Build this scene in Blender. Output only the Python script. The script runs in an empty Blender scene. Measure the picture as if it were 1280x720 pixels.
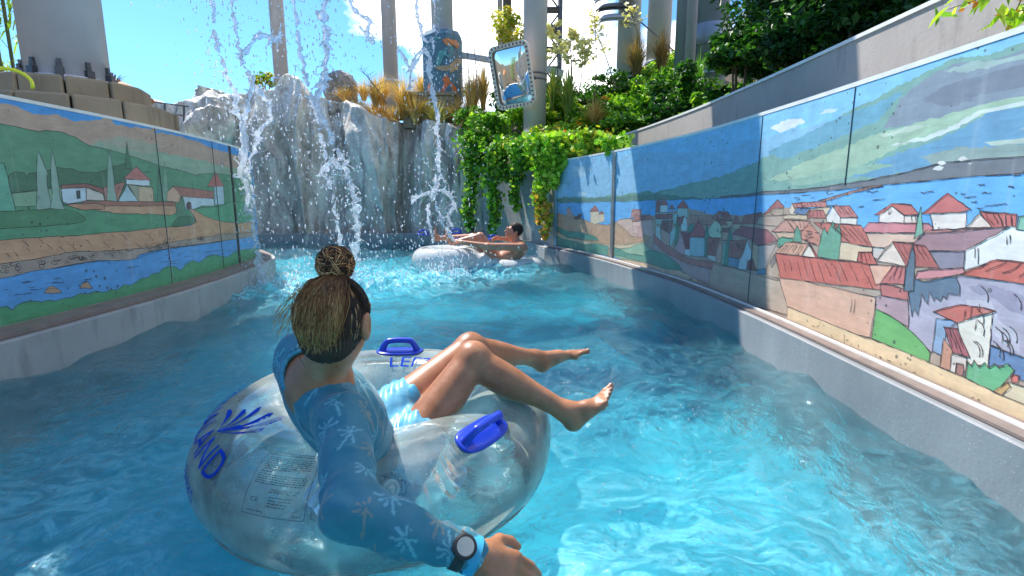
import bpy, math, random, numpy as np
from mathutils import Vector, Matrix
from mathutils.geometry import delaunay_2d_cdt
R = math.radians
rng = np.random.default_rng(7)
random.seed(7)
scn = bpy.context.scene
COL = scn.collection

# ------------------------------------------------------------------ camera model
HC = 1.05; F = 640.0; P = math.atan(112/640.0)
def ray(px, py):
    a = (px-640)/F; b = (360-py)/F
    return a, math.cos(P)+b*math.sin(P), -math.sin(P)+b*math.cos(P)
def at(px, py, Y):
    a, f, u = ray(px, py); t = Y/f
    return Vector((a*t, Y, HC+u*t))
def atz(px, py, z):
    a, f, u = ray(px, py); t = (z-HC)/u
    return Vector((a*t, f*t, z))

# ------------------------------------------------------------------ object helpers
def tag(o, label=None, cat=None, group=None, kind=None):
    if label: o['label'] = label
    if cat: o['category'] = cat
    if group: o['group'] = group
    if kind or label: o['kind'] = kind or 'thing'
    return o
def empty(name, loc=(0, 0, 0), rz=0):
    o = bpy.data.objects.new(name, None); COL.objects.link(o)
    o.location = loc; o.rotation_euler = (0, 0, rz); o.empty_display_size = .1
    bpy.context.view_layer.update()
    return o
def mk(name, V, Fc, mat=None, parent=None, smooth=False, col=None, world=True):
    """V: Nx3, Fc: list of faces or MxK array; col: per-vertex Nx3 linear colour."""
    me = bpy.data.meshes.new(name)
    V = np.asarray(V, np.float32).reshape(-1, 3)
    if isinstance(Fc, np.ndarray) and Fc.ndim == 2:
        n, k = Fc.shape
        me.vertices.add(len(V)); me.vertices.foreach_set('co', V.ravel())
        me.loops.add(n*k); me.loops.foreach_set('vertex_index', Fc.astype(np.int32).ravel())
        me.polygons.add(n); me.polygons.foreach_set('loop_start', np.arange(0, n*k, k, dtype=np.int32))
        me.polygons.foreach_set('loop_total', np.full(n, k, np.int32))
        me.update(calc_edges=True); me.validate()
    else:
        me.from_pydata([tuple(map(float, v)) for v in V], [], [tuple(int(i) for i in f) for f in Fc]); me.update()
    if smooth: me.polygons.foreach_set('use_smooth', np.ones(len(me.polygons), bool))
    if col is not None:
        ca = me.color_attributes.new('Col', 'FLOAT_COLOR', 'POINT')
        c4 = np.ones((len(V), 4), np.float32); c4[:, :3] = col
        ca.data.foreach_set('color', c4.ravel())
    if mat:
        for m in (mat if isinstance(mat, (list, tuple)) else [mat]): me.materials.append(m)
    o = bpy.data.objects.new(name, me); COL.objects.link(o)
    if parent is not None:
        o.parent = parent
        if world: o.matrix_parent_inverse = pmat(parent).inverted()
    return o
def pmat(o):
    m = Matrix.LocRotScale(o.location, o.rotation_euler.to_quaternion(), o.scale)
    if o.parent is not None: m = pmat(o.parent) @ o.matrix_parent_inverse @ m
    return m
class MB:
    """collects shapes, then builds one mesh"""
    def __init__(s): s.v = []; s.f = []; s.n = 0; s.c = []
    def add(s, V, Fc, col=None):
        V = np.asarray(V, float).reshape(-1, 3)
        s.v.append(V); s.f += [tuple(int(i)+s.n for i in f) for f in Fc]; s.n += len(V)
        s.c.append(np.tile(np.asarray(col if col is not None else (1, 1, 1), float), (len(V), 1)) if col is None or np.ndim(col) == 1 else col)
        return s
    def box(s, c, d, rz=0, col=None, M=None):
        x, y, z = [q/2 for q in d]
        V = np.array([(i, j, k) for i in (-x, x) for j in (-y, y) for k in (-z, z)])
        cs, sn = math.cos(rz), math.sin(rz)
        V = np.c_[V[:, 0]*cs-V[:, 1]*sn, V[:, 0]*sn+V[:, 1]*cs, V[:, 2]]
        if M is not None: V = V @ np.array(M.to_3x3()).T
        V = V+np.asarray(c, float)
        return s.add(V, [(0, 1, 3, 2), (4, 6, 7, 5), (0, 4, 5, 1), (2, 3, 7, 6), (0, 2, 6, 4), (1, 5, 7, 3)], col)
    def tube(s, pts, r, n=8, col=None, cap=True, flat=None):
        """pts: list of points; r: radius or list"""
        pts = [Vector(p) for p in pts]; m = len(pts)
        rr = r if hasattr(r, '__len__') else [r]*m
        up = Vector((0, 0, 1)); V = []; prev = None
        for i, p in enumerate(pts):
            t = (pts[min(i+1, m-1)]-pts[max(i-1, 0)]).normalized()
            if prev is None:
                a = t.cross(up)
                if a.length < .05: a = t.cross(Vector((1, 0, 0)))
                a.normalize()
            else:
                a = prev-t*prev.dot(t)
                a = a.normalized() if a.length > 1e-6 else t.orthogonal().normalized()
            prev = a; b = t.cross(a)
            for k in range(n):
                an = 2*math.pi*k/n
                V.append(p+(a*math.cos(an)+b*math.sin(an)*(flat or 1))*rr[i])
        Fc = [(i*n+k, i*n+(k+1) % n, (i+1)*n+(k+1) % n, (i+1)*n+k) for i in range(m-1) for k in range(n)]
        if cap: Fc += [tuple(range(n-1, -1, -1)), tuple((m-1)*n+k for k in range(n))]
        return s.add(np.array([tuple(v) for v in V]), Fc, col)
    def lathe(s, prof, c=(0, 0, 0), n=24, col=None, ph=0):
        """prof: [(r,z)...]"""
        V = [(c[0]+r*math.cos(2*math.pi*k/n+ph), c[1]+r*math.sin(2*math.pi*k/n+ph), c[2]+z) for r, z in prof for k in range(n)]
        m = len(prof)
        Fc = [(i*n+k, i*n+(k+1) % n, (i+1)*n+(k+1) % n, (i+1)*n+k) for i in range(m-1) for k in range(n)]
        Fc += [tuple(range(n-1, -1, -1)), tuple((m-1)*n+k for k in range(n))]
        return s.add(V, Fc, col)
    def quadstrip(s, A, B, col=None, loop=False):
        n = len(A); V = list(A)+list(B)
        m = n if loop else n-1
        return s.add(V, [(i, (i+1) % n, n+(i+1) % n, n+i) for i in range(m)], col)
    def build(s, name, mat, parent=None, smooth=False, usecol=False):
        V = np.concatenate(s.v); C = np.concatenate(s.c) if usecol else None
        return mk(name, V, s.f, mat, parent, smooth, C)
def bevel(o, w=.01, seg=2):
    m = o.modifiers.new('bevel', 'BEVEL'); m.width = w; m.segments = seg; m.limit_method = 'ANGLE'; m.angle_limit = R(40)
    return o

# ------------------------------------------------------------------ colour + materials
def hexl(h):
    h = h.lstrip('#'); c = [int(h[i:i+2], 16)/255 for i in (0, 2, 4)]
    return tuple(x/12.92 if x <= .04045 else ((x+.055)/1.055)**2.4 for x in c)
MATS = {}
class NT:
    def __init__(s, name):
        m = bpy.data.materials.new(name); m.use_nodes = True; s.m = m; s.t = m.node_tree
        s.t.nodes.clear(); s.out = s.n('ShaderNodeOutputMaterial')
    def n(s, typ, **kw):
        nd = s.t.nodes.new(typ)
        for k, v in kw.items():
            if k.startswith('i_'):
                key = k[2:]
                key = int(key) if key.isdigit() else key.replace('_', ' ')
                s.set(nd.inputs[key], v)
            else: setattr(nd, k, v)
        return nd
    def set(s, inp, v):
        if isinstance(v, bpy.types.NodeSocket): s.t.links.new(v, inp)
        elif isinstance(v, bpy.types.Node): s.t.links.new(v.outputs[0], inp)
        else:
            if hasattr(inp.default_value, '__len__') and not hasattr(v, '__len__'): v = (v, v, v, 1)
            if hasattr(v, '__len__') and len(v) == 3 and len(inp.default_value) == 4: v = tuple(v)+(1,)
            inp.default_value = v
    def surf(s, sh): s.t.links.new(sh.outputs[0] if isinstance(sh, bpy.types.Node) else sh, s.out.inputs[0]); return s.m
    def obj(s): return s.n('ShaderNodeTexCoord').outputs['Object']
    def mapv(s, scale): return s.n('ShaderNodeMapping', i_Vector=s.obj(), i_Scale=scale).outputs[0]
    def noise(s, sc, det=4, rough=.55, v=None, dist=0):
        return s.n('ShaderNodeTexNoise', i_Vector=v if v is not None else s.obj(), i_Scale=sc, i_Detail=det, i_Roughness=rough, i_Distortion=dist).outputs[0]
    def ramp(s, fac, stops):
        r = s.n('ShaderNodeValToRGB'); s.set(r.inputs[0], fac); cr = r.color_ramp
        while len(cr.elements) < len(stops): cr.elements.new(.5)
        for e, (p, c) in zip(cr.elements, stops):
            e.position = p; e.color = tuple(c)+(1,) if hasattr(c, '__len__') else (c, c, c, 1)
        return r.outputs[0]
    def mix(s, fac, a, b, mode='MIX'):
        m = s.n('ShaderNodeMix', data_type='RGBA', blend_type=mode)
        s.set(m.inputs[0], fac); s.set(m.inputs[6], a); s.set(m.inputs[7], b); return m.outputs[2]
    def math(s, op, a, b=0.0, cl=False):
        m = s.n('ShaderNodeMath', operation=op, use_clamp=cl); s.set(m.inputs[0], a); s.set(m.inputs[1], b); return m.outputs[0]
    def bump(s, h, st=.3, d=.01): return s.n('ShaderNodeBump', i_Height=h, i_Strength=st, i_Distance=d).outputs[0]
    def pbr(s, col, rough=.5, bump=None, **kw):
        b = s.n('ShaderNodeBsdfPrincipled'); s.set(b.inputs['Base Color'], col); s.set(b.inputs['Roughness'], rough)
        if bump is not None: s.set(b.inputs['Normal'], bump)
        for k, v in kw.items(): s.set(b.inputs[k.replace('_', ' ')], v)
        return b
    def attr(s, name='Col'): return s.n('ShaderNodeAttribute', attribute_name=name).outputs[0]
    def mixsh(s, fac, a, b):
        m = s.n('ShaderNodeMixShader'); s.set(m.inputs[0], fac)
        s.t.links.new(a.outputs[0] if isinstance(a, bpy.types.Node) else a, m.inputs[1])
        s.t.links.new(b.outputs[0] if isinstance(b, bpy.types.Node) else b, m.inputs[2]); return m.outputs[0]

def m_plain(name, c, rough=.5, var=.12, sc=8, bs=.15, metal=0.0, **kw):
    t = NT(name); n = t.noise(sc); n2 = t.noise(sc*7, 3)
    f = t.ramp(n, [(.25, 1-var), (.75, 1+var)])
    col = t.mix(1.0, tuple(c), f, 'MULTIPLY')
    return t.surf(t.pbr(col, rough, t.bump(n2, bs, .005), Metallic=metal, **kw))
def m_concrete(name, c, var=.2, stain=(.08, .075, .07), rough=.8):
    t = NT(name); n = t.noise(1.7, 6, .6); n2 = t.noise(30, 4); st = t.noise(5, 5, .6, t.mapv((1.6, 1.6, .35)))
    col = t.mix(1.0, tuple(c), t.ramp(n, [(.3, 1-var), (.7, 1+var*.6)]), 'MULTIPLY')
    col = t.mix(t.ramp(st, [(.55, 0), (.8, .5)]), col, stain)
    sp = t.n('ShaderNodeTexVoronoi', i_Vector=t.obj(), i_Scale=38.0).outputs[0]
    col = t.mix(t.ramp(sp, [(.07, .75), (.12, 0)]), col, (.05, .05, .05))
    return t.surf(t.pbr(col, rough, t.bump(n2, .35, .006)))
def m_attr(name, rough=.6, mot=.12, speck=True, transl=0, bs=.2, sc=9):
    t = NT(name); c = t.attr(); n = t.noise(sc, 5, .6)
    col = t.mix(1.0, c, t.ramp(n, [(.25, 1-mot), (.75, 1+mot)]), 'MULTIPLY')
    if speck: col = t.mix(1.0, col, t.ramp(t.noise(7, 6, .7, t.mapv((.7, .7, 3.2)), .8), [(.3, .86), (.7, 1.12)]), 'MULTIPLY')   # brushwork
    if speck:   # air-hole pits of cast concrete, chips and dry run marks
        v = t.n('ShaderNodeTexVoronoi', i_Vector=t.mapv((1, 1, 1)), i_Scale=19.0, i_Randomness=1.0)
        sz = t.noise(3.1, 2)
        lim = t.math('MULTIPLY', t.math('SUBTRACT', sz, .42, True), .75)
        pit = t.math('LESS_THAN', t.math('ADD', v.outputs[0], t.math('MULTIPLY', t.noise(60, 2), .05)), t.math('ADD', lim, .05))
        col = t.mix(t.math('MULTIPLY', pit, .7), col, (.06, .06, .065))
        ch = t.ramp(t.noise(22, 6, .75), [(.66, 0), (.70, .55)])
        col = t.mix(t.math('MULTIPLY', ch, t.ramp(t.noise(1.1, 3), [(.45, 0), (.65, 1)])), col, (.62, .6, .55))
        dr = t.ramp(t.noise(4, 5, .6, t.mapv((2.5, 2.5, .18))), [(.58, 0), (.8, .35)])
        col = t.mix(dr, col, (.55, .56, .55))
    b = t.pbr(col, rough, t.bump(t.noise(45, 4), bs, .004))
    if transl:
        tr = t.n('ShaderNodeBsdfTranslucent', i_Color=t.mix(1.0, col, (1.25, 1.3, .5), 'MULTIPLY'))
        return t.surf(t.mixsh(transl, b, tr))
    return t.surf(b)

# ------------------------------------------------------------------ signed distance modelling
class SDF:
    def __init__(s, lo, hi, vox):
        s.lo = np.array(lo, float); s.vox = vox
        s.n = np.ceil((np.array(hi, float)-s.lo)/vox).astype(int)+1
        s.D = np.full(s.n, 1.0, np.float32)
    def _box(s, lo, hi):
        a = np.clip(np.floor((np.array(lo)-s.lo)/s.vox).astype(int), 0, s.n); b = np.clip(np.ceil((np.array(hi)-s.lo)/s.vox).astype(int)+1, 0, s.n)
        if np.any(b <= a): return None
        ax = [s.lo[i]+s.vox*np.arange(a[i], b[i]) for i in range(3)]
        return (slice(a[0], b[0]), slice(a[1], b[1]), slice(a[2], b[2])), np.meshgrid(*ax, indexing='ij')
    def _join(s, sl, d, k, sub=False):
        D = s.D[sl]; d = d.astype(np.float32)
        if sub:
            s.D[sl] = np.maximum(D, -d); return
        if k <= 0: s.D[sl] = np.minimum(D, d); return
        h = np.clip(.5+.5*(D-d)/k, 0, 1)
        s.D[sl] = D+(d-D)*h-k*h*(1-h)
    def cap(s, a, b, r1, r2=None, k=.02, sub=False):
        r2 = r1 if r2 is None else r2; a = np.array(a, float); b = np.array(b, float); rm = max(r1, r2)+k+3*s.vox
        q = s._box(np.minimum(a, b)-rm, np.maximum(a, b)+rm)
        if q is None: return s
        sl, (X, Y, Z) = q; ba = b-a; L = max(ba@ba, 1e-12)
        t = np.clip(((X-a[0])*ba[0]+(Y-a[1])*ba[1]+(Z-a[2])*ba[2])/L, 0, 1)
        d = np.sqrt((X-a[0]-t*ba[0])**2+(Y-a[1]-t*ba[1])**2+(Z-a[2]-t*ba[2])**2)-(r1+(r2-r1)*t)
        s._join(sl, d, k, sub); return s
    def ell(s, c, r, M=None, k=.02, sub=False):
        """M: 3x3 whose columns are the ellipsoid's axes"""
        c = np.array(c, float); r = np.array(r, float); rm = r.max()+k+3*s.vox
        q = s._box(c-rm, c+rm)
        if q is None: return s
        sl, G = q; p = np.stack([G[i]-c[i] for i in range(3)], -1)
        if M is not None: p = p @ np.array(M, float)
        k0 = np.sqrt(((p/r)**2).sum(-1)); k1 = np.sqrt(((p/r**2)**2).sum(-1))+1e-9
        s._join(sl, k0*(k0-1)/k1, k, sub); return s
    def mesh(s):
        D = s.D; n = D.shape; S = D < 0
        # surface nets
        cs = np.zeros([n[0]-1, n[1]-1, n[2]-1], np.int8)
        for i in (0, 1):
            for j in (0, 1):
                for k in (0, 1):
                    cs += S[i:n[0]-1+i, j:n[1]-1+j, k:n[2]-1+k]
        act = (cs > 0) & (cs < 8)
        idx = -np.ones(cs.shape, np.int64); I = np.argwhere(act); idx[act] = np.arange(len(I))
        pos = np.zeros((len(I), 3)); cnt = np.zeros(len(I))
        C = {}
        for i in (0, 1):
            for j in (0, 1):
                for k in (0, 1):
                    C[i, j, k] = D[I[:, 0]+i, I[:, 1]+j, I[:, 2]+k].astype(float)
        for c0 in C:
            for ax in range(3):
                if c0[ax] == 0:
                    c1 = list(c0); c1[ax] = 1; c1 = tuple(c1)
                    a, b = C[c0], C[c1]; m = (a < 0) != (b < 0)
                    t = np.where(m, a/np.where(m, a-b, 1), 0)
                    p = np.tile(np.array(c0, float), (len(I), 1)); p[:, ax] += t
                    pos[m] += p[m]; cnt[m] += 1
        V = s.lo+(I+pos/cnt[:, None])*s.vox
        Q = []
        for ax in range(3):
            a = [slice(1, n[0]-1), slice(1, n[1]-1), slice(1, n[2]-1)]; a0 = list(a); a1 = list(a)
            a0[ax] = slice(0, n[ax]-1); a1[ax] = slice(1, n[ax])
            s0, s1 = S[tuple(a0)], S[tuple(a1)]
            e = np.argwhere(s0 != s1); sg = s0[tuple(e.T)]
            off = [1, 1, 1]; off[ax] = 0; e = e+np.array(off)
            u, v = (ax+1) % 3, (ax+2) % 3
            def g(du, dv):
                q = e.copy(); q[:, u] -= du; q[:, v] -= dv; return idx[q[:, 0], q[:, 1], q[:, 2]]
            q = np.stack([g(1, 1), g(0, 1), g(0, 0), g(1, 0)], 1)
            q[~sg] = q[~sg][:, ::-1]; Q.append(q)
        Q = np.concatenate(Q); Q = Q[(Q >= 0).all(1)]
        return V, Q
def smoothV(V, Q, it=2, lam=.5):
    e = np.concatenate([Q[:, [i, (i+1) % 4]] for i in range(4)])
    for _ in range(it):
        A = np.zeros_like(V); c = np.zeros(len(V))
        np.add.at(A, e[:, 0], V[e[:, 1]]); np.add.at(c, e[:, 0], 1)
        np.add.at(A, e[:, 1], V[e[:, 0]]); np.add.at(c, e[:, 1], 1)
        V = V*(1-lam)+lam*A/np.maximum(c, 1)[:, None]
    return V
def vnoise(Pn, seed=0, octs=4, f=1.0, gain=.5):
    """smooth value noise on points Nx3, about -1..1"""
    out = np.zeros(len(Pn)); amp = 1; tot = 0
    for o in range(octs):
        q = Pn*f*(2**o)+seed*17.3+o*5.1; i = np.floor(q).astype(np.int64); fr = q-i; fr = fr*fr*(3-2*fr)
        def h(a, b, c):
            x = (a*73856093) ^ (b*19349663) ^ (c*83492791) ^ (seed*2654435761 & 0xffffffff)
            x = (x ^ (x >> 13))*1274126177 & 0xffffffff; x = x ^ (x >> 16)
            return (x & 0xffff)/32767.5-1
        r = 0
        for a in (0, 1):
            for b in (0, 1):
                for c in (0, 1):
                    w = (fr[:, 0] if a else 1-fr[:, 0])*(fr[:, 1] if b else 1-fr[:, 1])*(fr[:, 2] if c else 1-fr[:, 2])
                    r = r+w*h(i[:, 0]+a, i[:, 1]+b, i[:, 2]+c)
        out += amp*r; tot += amp; amp *= gain
    return out/tot
def catmull(pts, n=6):
    pts = [Vector(p) for p in pts]; out = []
    for i in range(len(pts)-1):
        p0, p1, p2, p3 = pts[max(i-1, 0)], pts[i], pts[i+1], pts[min(i+2, len(pts)-1)]
        for k in range(n):
            t = k/n
            out.append(.5*((2*p1)+(p2-p0)*t+(2*p0-5*p1+4*p2-p3)*t*t+(3*p1-p0-3*p2+p3)*t**3))
    return out+[pts[-1]]
# ------------------------------------------------------------------ channel walls
ZK = .23; ZT = 1.66
def smooth2(pts, n=8):
    c = catmull([(x, y, 0) for x, y in pts], n)
    return np.array([(p.x, p.y) for p in c])
RW = smooth2([(1.86, -7), (1.86, -3), (1.86, 0), (1.87, 2.2), (1.85, 3.6), (1.76, 4.9), (1.60, 5.8), (1.38, 6.8), (1.05, 7.9), (0.72, 8.7)])
LWp = smooth2([(-3.4, -7), (-3.35, -3), (-3.3, 0), (-3.17, 2), (-3.09, 3.3), (-3.09, 4.4), (-3.2, 5.6), (-3.45, 6.9), (-3.8, 7.55), (-4.5, 8.35), (-5.6, 9.1), (-7.5, 9.8), (-10, 10.2)])
class Path2:
    def __init__(s, P, sign):
        s.P = P; d = np.diff(P, axis=0); s.L = np.hypot(d[:, 0], d[:, 1]); s.S = np.r_[0, np.cumsum(s.L)]
        t = np.gradient(P, axis=0); t /= np.hypot(t[:, 0], t[:, 1])[:, None]
        s.N = np.c_[-t[:, 1], t[:, 0]]*sign     # towards the water
    def xyz(s, sz, off=0.0):
        sz = np.asarray(sz, float).reshape(-1, 2)
        x = np.interp(sz[:, 0], s.S, s.P[:, 0]); y = np.interp(sz[:, 0], s.S, s.P[:, 1])
        nx = np.interp(sz[:, 0], s.S, s.N[:, 0]); ny = np.interp(sz[:, 0], s.S, s.N[:, 1])
        return np.c_[x+nx*off, y+ny*off, sz[:, 1]]
    def hit(s, px, py):
        a, f, u = ray(px, py); best = None
        for i in range(len(s.P)-1):
            p, q = s.P[i], s.P[i+1]; e = q-p
            den = a*e[1]-f*e[0]
            if abs(den) < 1e-9: continue
            t = (p[0]*e[1]-p[1]*e[0])/den; w = (p[0]*f-p[1]*a)/den
            if t > 0 and -1e-6 <= w <= 1+1e-6 and (best is None or t < best[0]): best = (t, s.S[i]+w*s.L[i])
        if best is None: return None
        return best[1], HC+u*best[0]
RP = Path2(RW, 1); LP = Path2(LWp, -1)

def extrude_path(path, offs_z, i0=0, i1=None, closed=True):
    """prism along a path; offs_z: list of (offset, z) section points"""
    idx = range(i0, i1 if i1 is not None else len(path.P)); m = len(offs_z); V = []
    for i in idx:
        for o, z in offs_z:
            V.append((path.P[i, 0]+path.N[i, 0]*o, path.P[i, 1]+path.N[i, 1]*o, z))
    n = len(list(idx)); Fc = []
    for i in range(n-1):
        for k in range(m if closed else m-1):
            Fc.append((i*m+k, i*m+(k+1) % m, (i+1)*m+(k+1) % m, (i+1)*m+k))
    if closed: Fc += [tuple(range(m)), tuple((n-1)*m+k for k in range(m-1, -1, -1))]
    return V, Fc

def z3(X0, Y0, sc, pts): return [(X0+x/sc, Y0+y/sc) for x, y in pts]
def pin(pt, poly):
    x, y = pt; c = False; n = len(poly)
    for i in range(n):
        x1, y1 = poly[i]; x2, y2 = poly[(i+1) % n]
        if (y1 > y) != (y2 > y) and x < (x2-x1)*(y-y1)/(y2-y1)+x1: c = not c
    return c
def hand(pts, amp, step, close=True):
    out = []; n = len(pts)
    for i in range(n if close else n-1):
        a = pts[i]; b = pts[(i+1) % n]; L = math.hypot(b[0]-a[0], b[1]-a[1]); m = max(1, min(12, int(L/step)))
        out.append(a)
        for k in range(1, m):
            t = k/m; j = random.gauss(0, amp); nx, ny = -(b[1]-a[1])/L, (b[0]-a[0])/L
            out.append((a[0]+(b[0]-a[0])*t+nx*j, a[1]+(b[1]-a[1])*t+ny*j))
    if not close: out.append(pts[-1])
    return out
def ext(p, side):
    x, y = p
    if side > 0 and x >= 1277: k = (1480-640)/640; return (1480, 248+(y-248)*k)
    if side < 0 and x <= 2: k = (640+150)/640; return (-150, 248+(y-248)*k)
    return p

def mural(path, side, polys, strokes, bg, s_rng, parent, mat, ink, z0, z1, lw=.0028):
    """polys: (hex, outline, hatch, pixel points). Traced artwork laid on the wall's own (s, z) surface."""
    V = [Vector((s_rng[0], z0)), Vector((s_rng[1], z0)), Vector((s_rng[1], z1)), Vector((s_rng[0], z1))]
    FC = [[0, 1, 2, 3]]; cols = [hexl(bg)]; outl = [False]; szpolys = [None]
    for hx, ol, ht, pts in polys:
        q = [ext(p, side) for p in pts]; q = hand(q, .35, 7) if ol else hand(q, .9, 4)
        sz = [path.hit(*p) for p in q]; sz = [w for w in sz if w is not None]
        if len(sz) < 3: continue
        sz = [(a+random.gauss(0, .0004), b+random.gauss(0, .0004)) for a, b in sz]
        A = sum(sz[i][0]*sz[(i+1) % len(sz)][1]-sz[(i+1) % len(sz)][0]*sz[i][1] for i in range(len(sz)))
        if A < 0: sz = sz[::-1]
        n0 = len(V); V += [Vector(w) for w in sz]; FC.append(list(range(n0, n0+len(sz))))
        cols.append(tuple(.80*v+.075 for v in hexl(hx))); outl.append(ol); szpolys.append(sz)
        if ht:
            src = [path.hit(*ext(p, side)) for p in pts]
            if len(src) >= 4 and all(src):
                for k in range(1, ht+1):
                    t = (k+random.uniform(-.25, .25))/(ht+1)
                    a = [src[0][i]+(src[1][i]-src[0][i])*t for i in (0, 1)]; b = [src[3][i]+(src[2][i]-src[3][i])*t for i in (0, 1)]
                    u0 = random.uniform(0, .25); u1 = random.uniform(.6, 1)
                    strokes.append((len(cols)-1, [(a[0]+(b[0]-a[0])*u+random.gauss(0, .002), a[1]+(b[1]-a[1])*u+random.gauss(0, .002)) for u in np.linspace(u0, u1, 4)]))
    ED = []
    for sx in np.arange(s_rng[0]+.08, s_rng[1], .16):
        V += [Vector((sx, z0-.01)), Vector((sx, z1+.01))]; ED.append((len(V)-2, len(V)-1))
    vo, eo, fo, ov, oe, of = delaunay_2d_cdt(V, ED, FC, 1, 1e-5, True)
    VO = np.array([(v.x, v.y) for v in vo]); FO = np.array([f[:3] for f in fo]); CE = VO[FO].mean(1); topi = np.full(len(FO), -1)
    topi[(CE[:, 0] > s_rng[0]) & (CE[:, 0] < s_rng[1]) & (CE[:, 1] > z0) & (CE[:, 1] < z1)] = 0
    for k in range(1, len(cols)):
        pg = np.array(szpolys[k]); ins = np.zeros(len(CE), bool); nx_ = np.roll(pg, -1, 0)
        for (xa, ya), (xb, yb) in zip(pg, nx_):
            if ya != yb: ins ^= ((ya > CE[:, 1]) != (yb > CE[:, 1])) & (CE[:, 0] < (xb-xa)*(CE[:, 1]-ya)/(yb-ya)+xa)
        topi[ins & (topi >= 0)] = k
    keep = [(f, t) for f, t in zip(fo, topi) if t >= 0]
    P3 = path.xyz([(v.x, v.y) for v in vo], .003)
    # vertices are split per colour so that each painted area keeps its own colour
    VV = []; FF = []; CC = []; mp = {}
    for f, t in keep:
        ff = []
        for i in f:
            if (i, t) not in mp: mp[i, t] = len(VV); VV.append(P3[i]); CC.append(cols[t])
            ff.append(mp[i, t])
        FF.append(ff)
    o = mk('mural', VV, FF, mat, parent, col=np.array(CC))
    # ink lines along the visible borders of outlined shapes
    em = {}
    for f, t in keep:
        for i in range(3): em.setdefault(frozenset((f[i], f[(i+1) % 3])), []).append(t)
    segs = []
    for e, ts in em.items():
        if len(ts) == 2 and ts[0] != ts[1] and outl[max(ts)]:
            a, b = tuple(e); segs.append([(vo[a].x, vo[a].y), (vo[b].x, vo[b].y)])
    for t, st in strokes:
        m = st[len(st)//2]
        if t is not None and any(szpolys[k] and pin(m, szpolys[k]) for k in range(t+1, len(cols))): continue
        segs += [[st[i], st[i+1]] for i in range(len(st)-1)]
    IV = []; IF = []
    for a, b in segs:
        if not (z0 < min(a[1], b[1]) and max(a[1], b[1]) < z1 and s_rng[0] < a[0] < s_rng[1]): continue
        dx, dz = b[0]-a[0], b[1]-a[1]; L = math.hypot(dx, dz)
        if L < 1e-5: continue
        w = lw*random.uniform(.35, .75); nx, nz = -dz/L*w, dx/L*w; ex, ez = dx/L*w*.6, dz/L*w*.6
        k = len(IV); IV += [(a[0]-ex+nx, a[1]-ez+nz), (a[0]-ex-nx, a[1]-ez-nz), (b[0]+ex-nx, b[1]+ez-nz), (b[0]+ex+nx, b[1]+ez+nz)]; IF.append((k, k+1, k+2, k+3))
    # each stroke piece gets its own micro height so that none share a plane
    IP = path.xyz(IV, .0045); nn = path.xyz(IV, .0055)-IP
    hgt = np.repeat(rng.uniform(0, 1.2, len(IF)), 4)[:, None]; IP = IP+nn*hgt
    mk('ink_outline', IP, IF, ink, o)
    return o

M_paint = m_attr('wall_paint', .55, .13, True)
M_ink = m_plain('ink', (.07, .055, .055), .6)
def kerb_mat():
    t = NT('speckled_kerb'); n = t.noise(1.5, 5, .6, t.mapv((1, 1, .5))); c = t.ramp(n, [(.3, (.20, .215, .23)), (.7, (.33, .34, .35))])
    v = t.n('ShaderNodeTexVoronoi', i_Vector=t.obj(), i_Scale=75.0); sp = t.math('LESS_THAN', v.outputs[0], .13); sel = t.noise(40, 1)
    c = t.mix(t.math('MULTIPLY', sp, t.ramp(sel, [(.52, 0), (.54, .8)])), c, (.62, .63, .62)); c = t.mix(t.math('MULTIPLY', sp, t.ramp(sel, [(.42, .8), (.44, 0)])), c, (.04, .045, .05))
    c = t.mix(t.ramp(t.noise(5, 5, .6, t.mapv((2, 2, .4))), [(.58, 0), (.8, .4)]), c, (.42, .43, .42))
    return t.surf(t.pbr(c, .55, t.bump(t.noise(50, 4), .3, .005)))
M_jnt = m_plain('joint_gap', (.12, .13, .13), .7)
M_conc = m_concrete('kerb_concrete', (.36, .37, .37), .18)
M_concL = m_concrete('pale_concrete', (.42, .41, .39), .15)
M_steel = m_plain('brushed_steel', (.5, .5, .5), .35, .15, 12, .1, .85)
M_wood = m_plain('wet_drain_strip', (.22, .17, .15), .45, .25, 9, .3)
M_white = m_plain('white_edge', (.75, .74, .7), .5)

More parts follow.
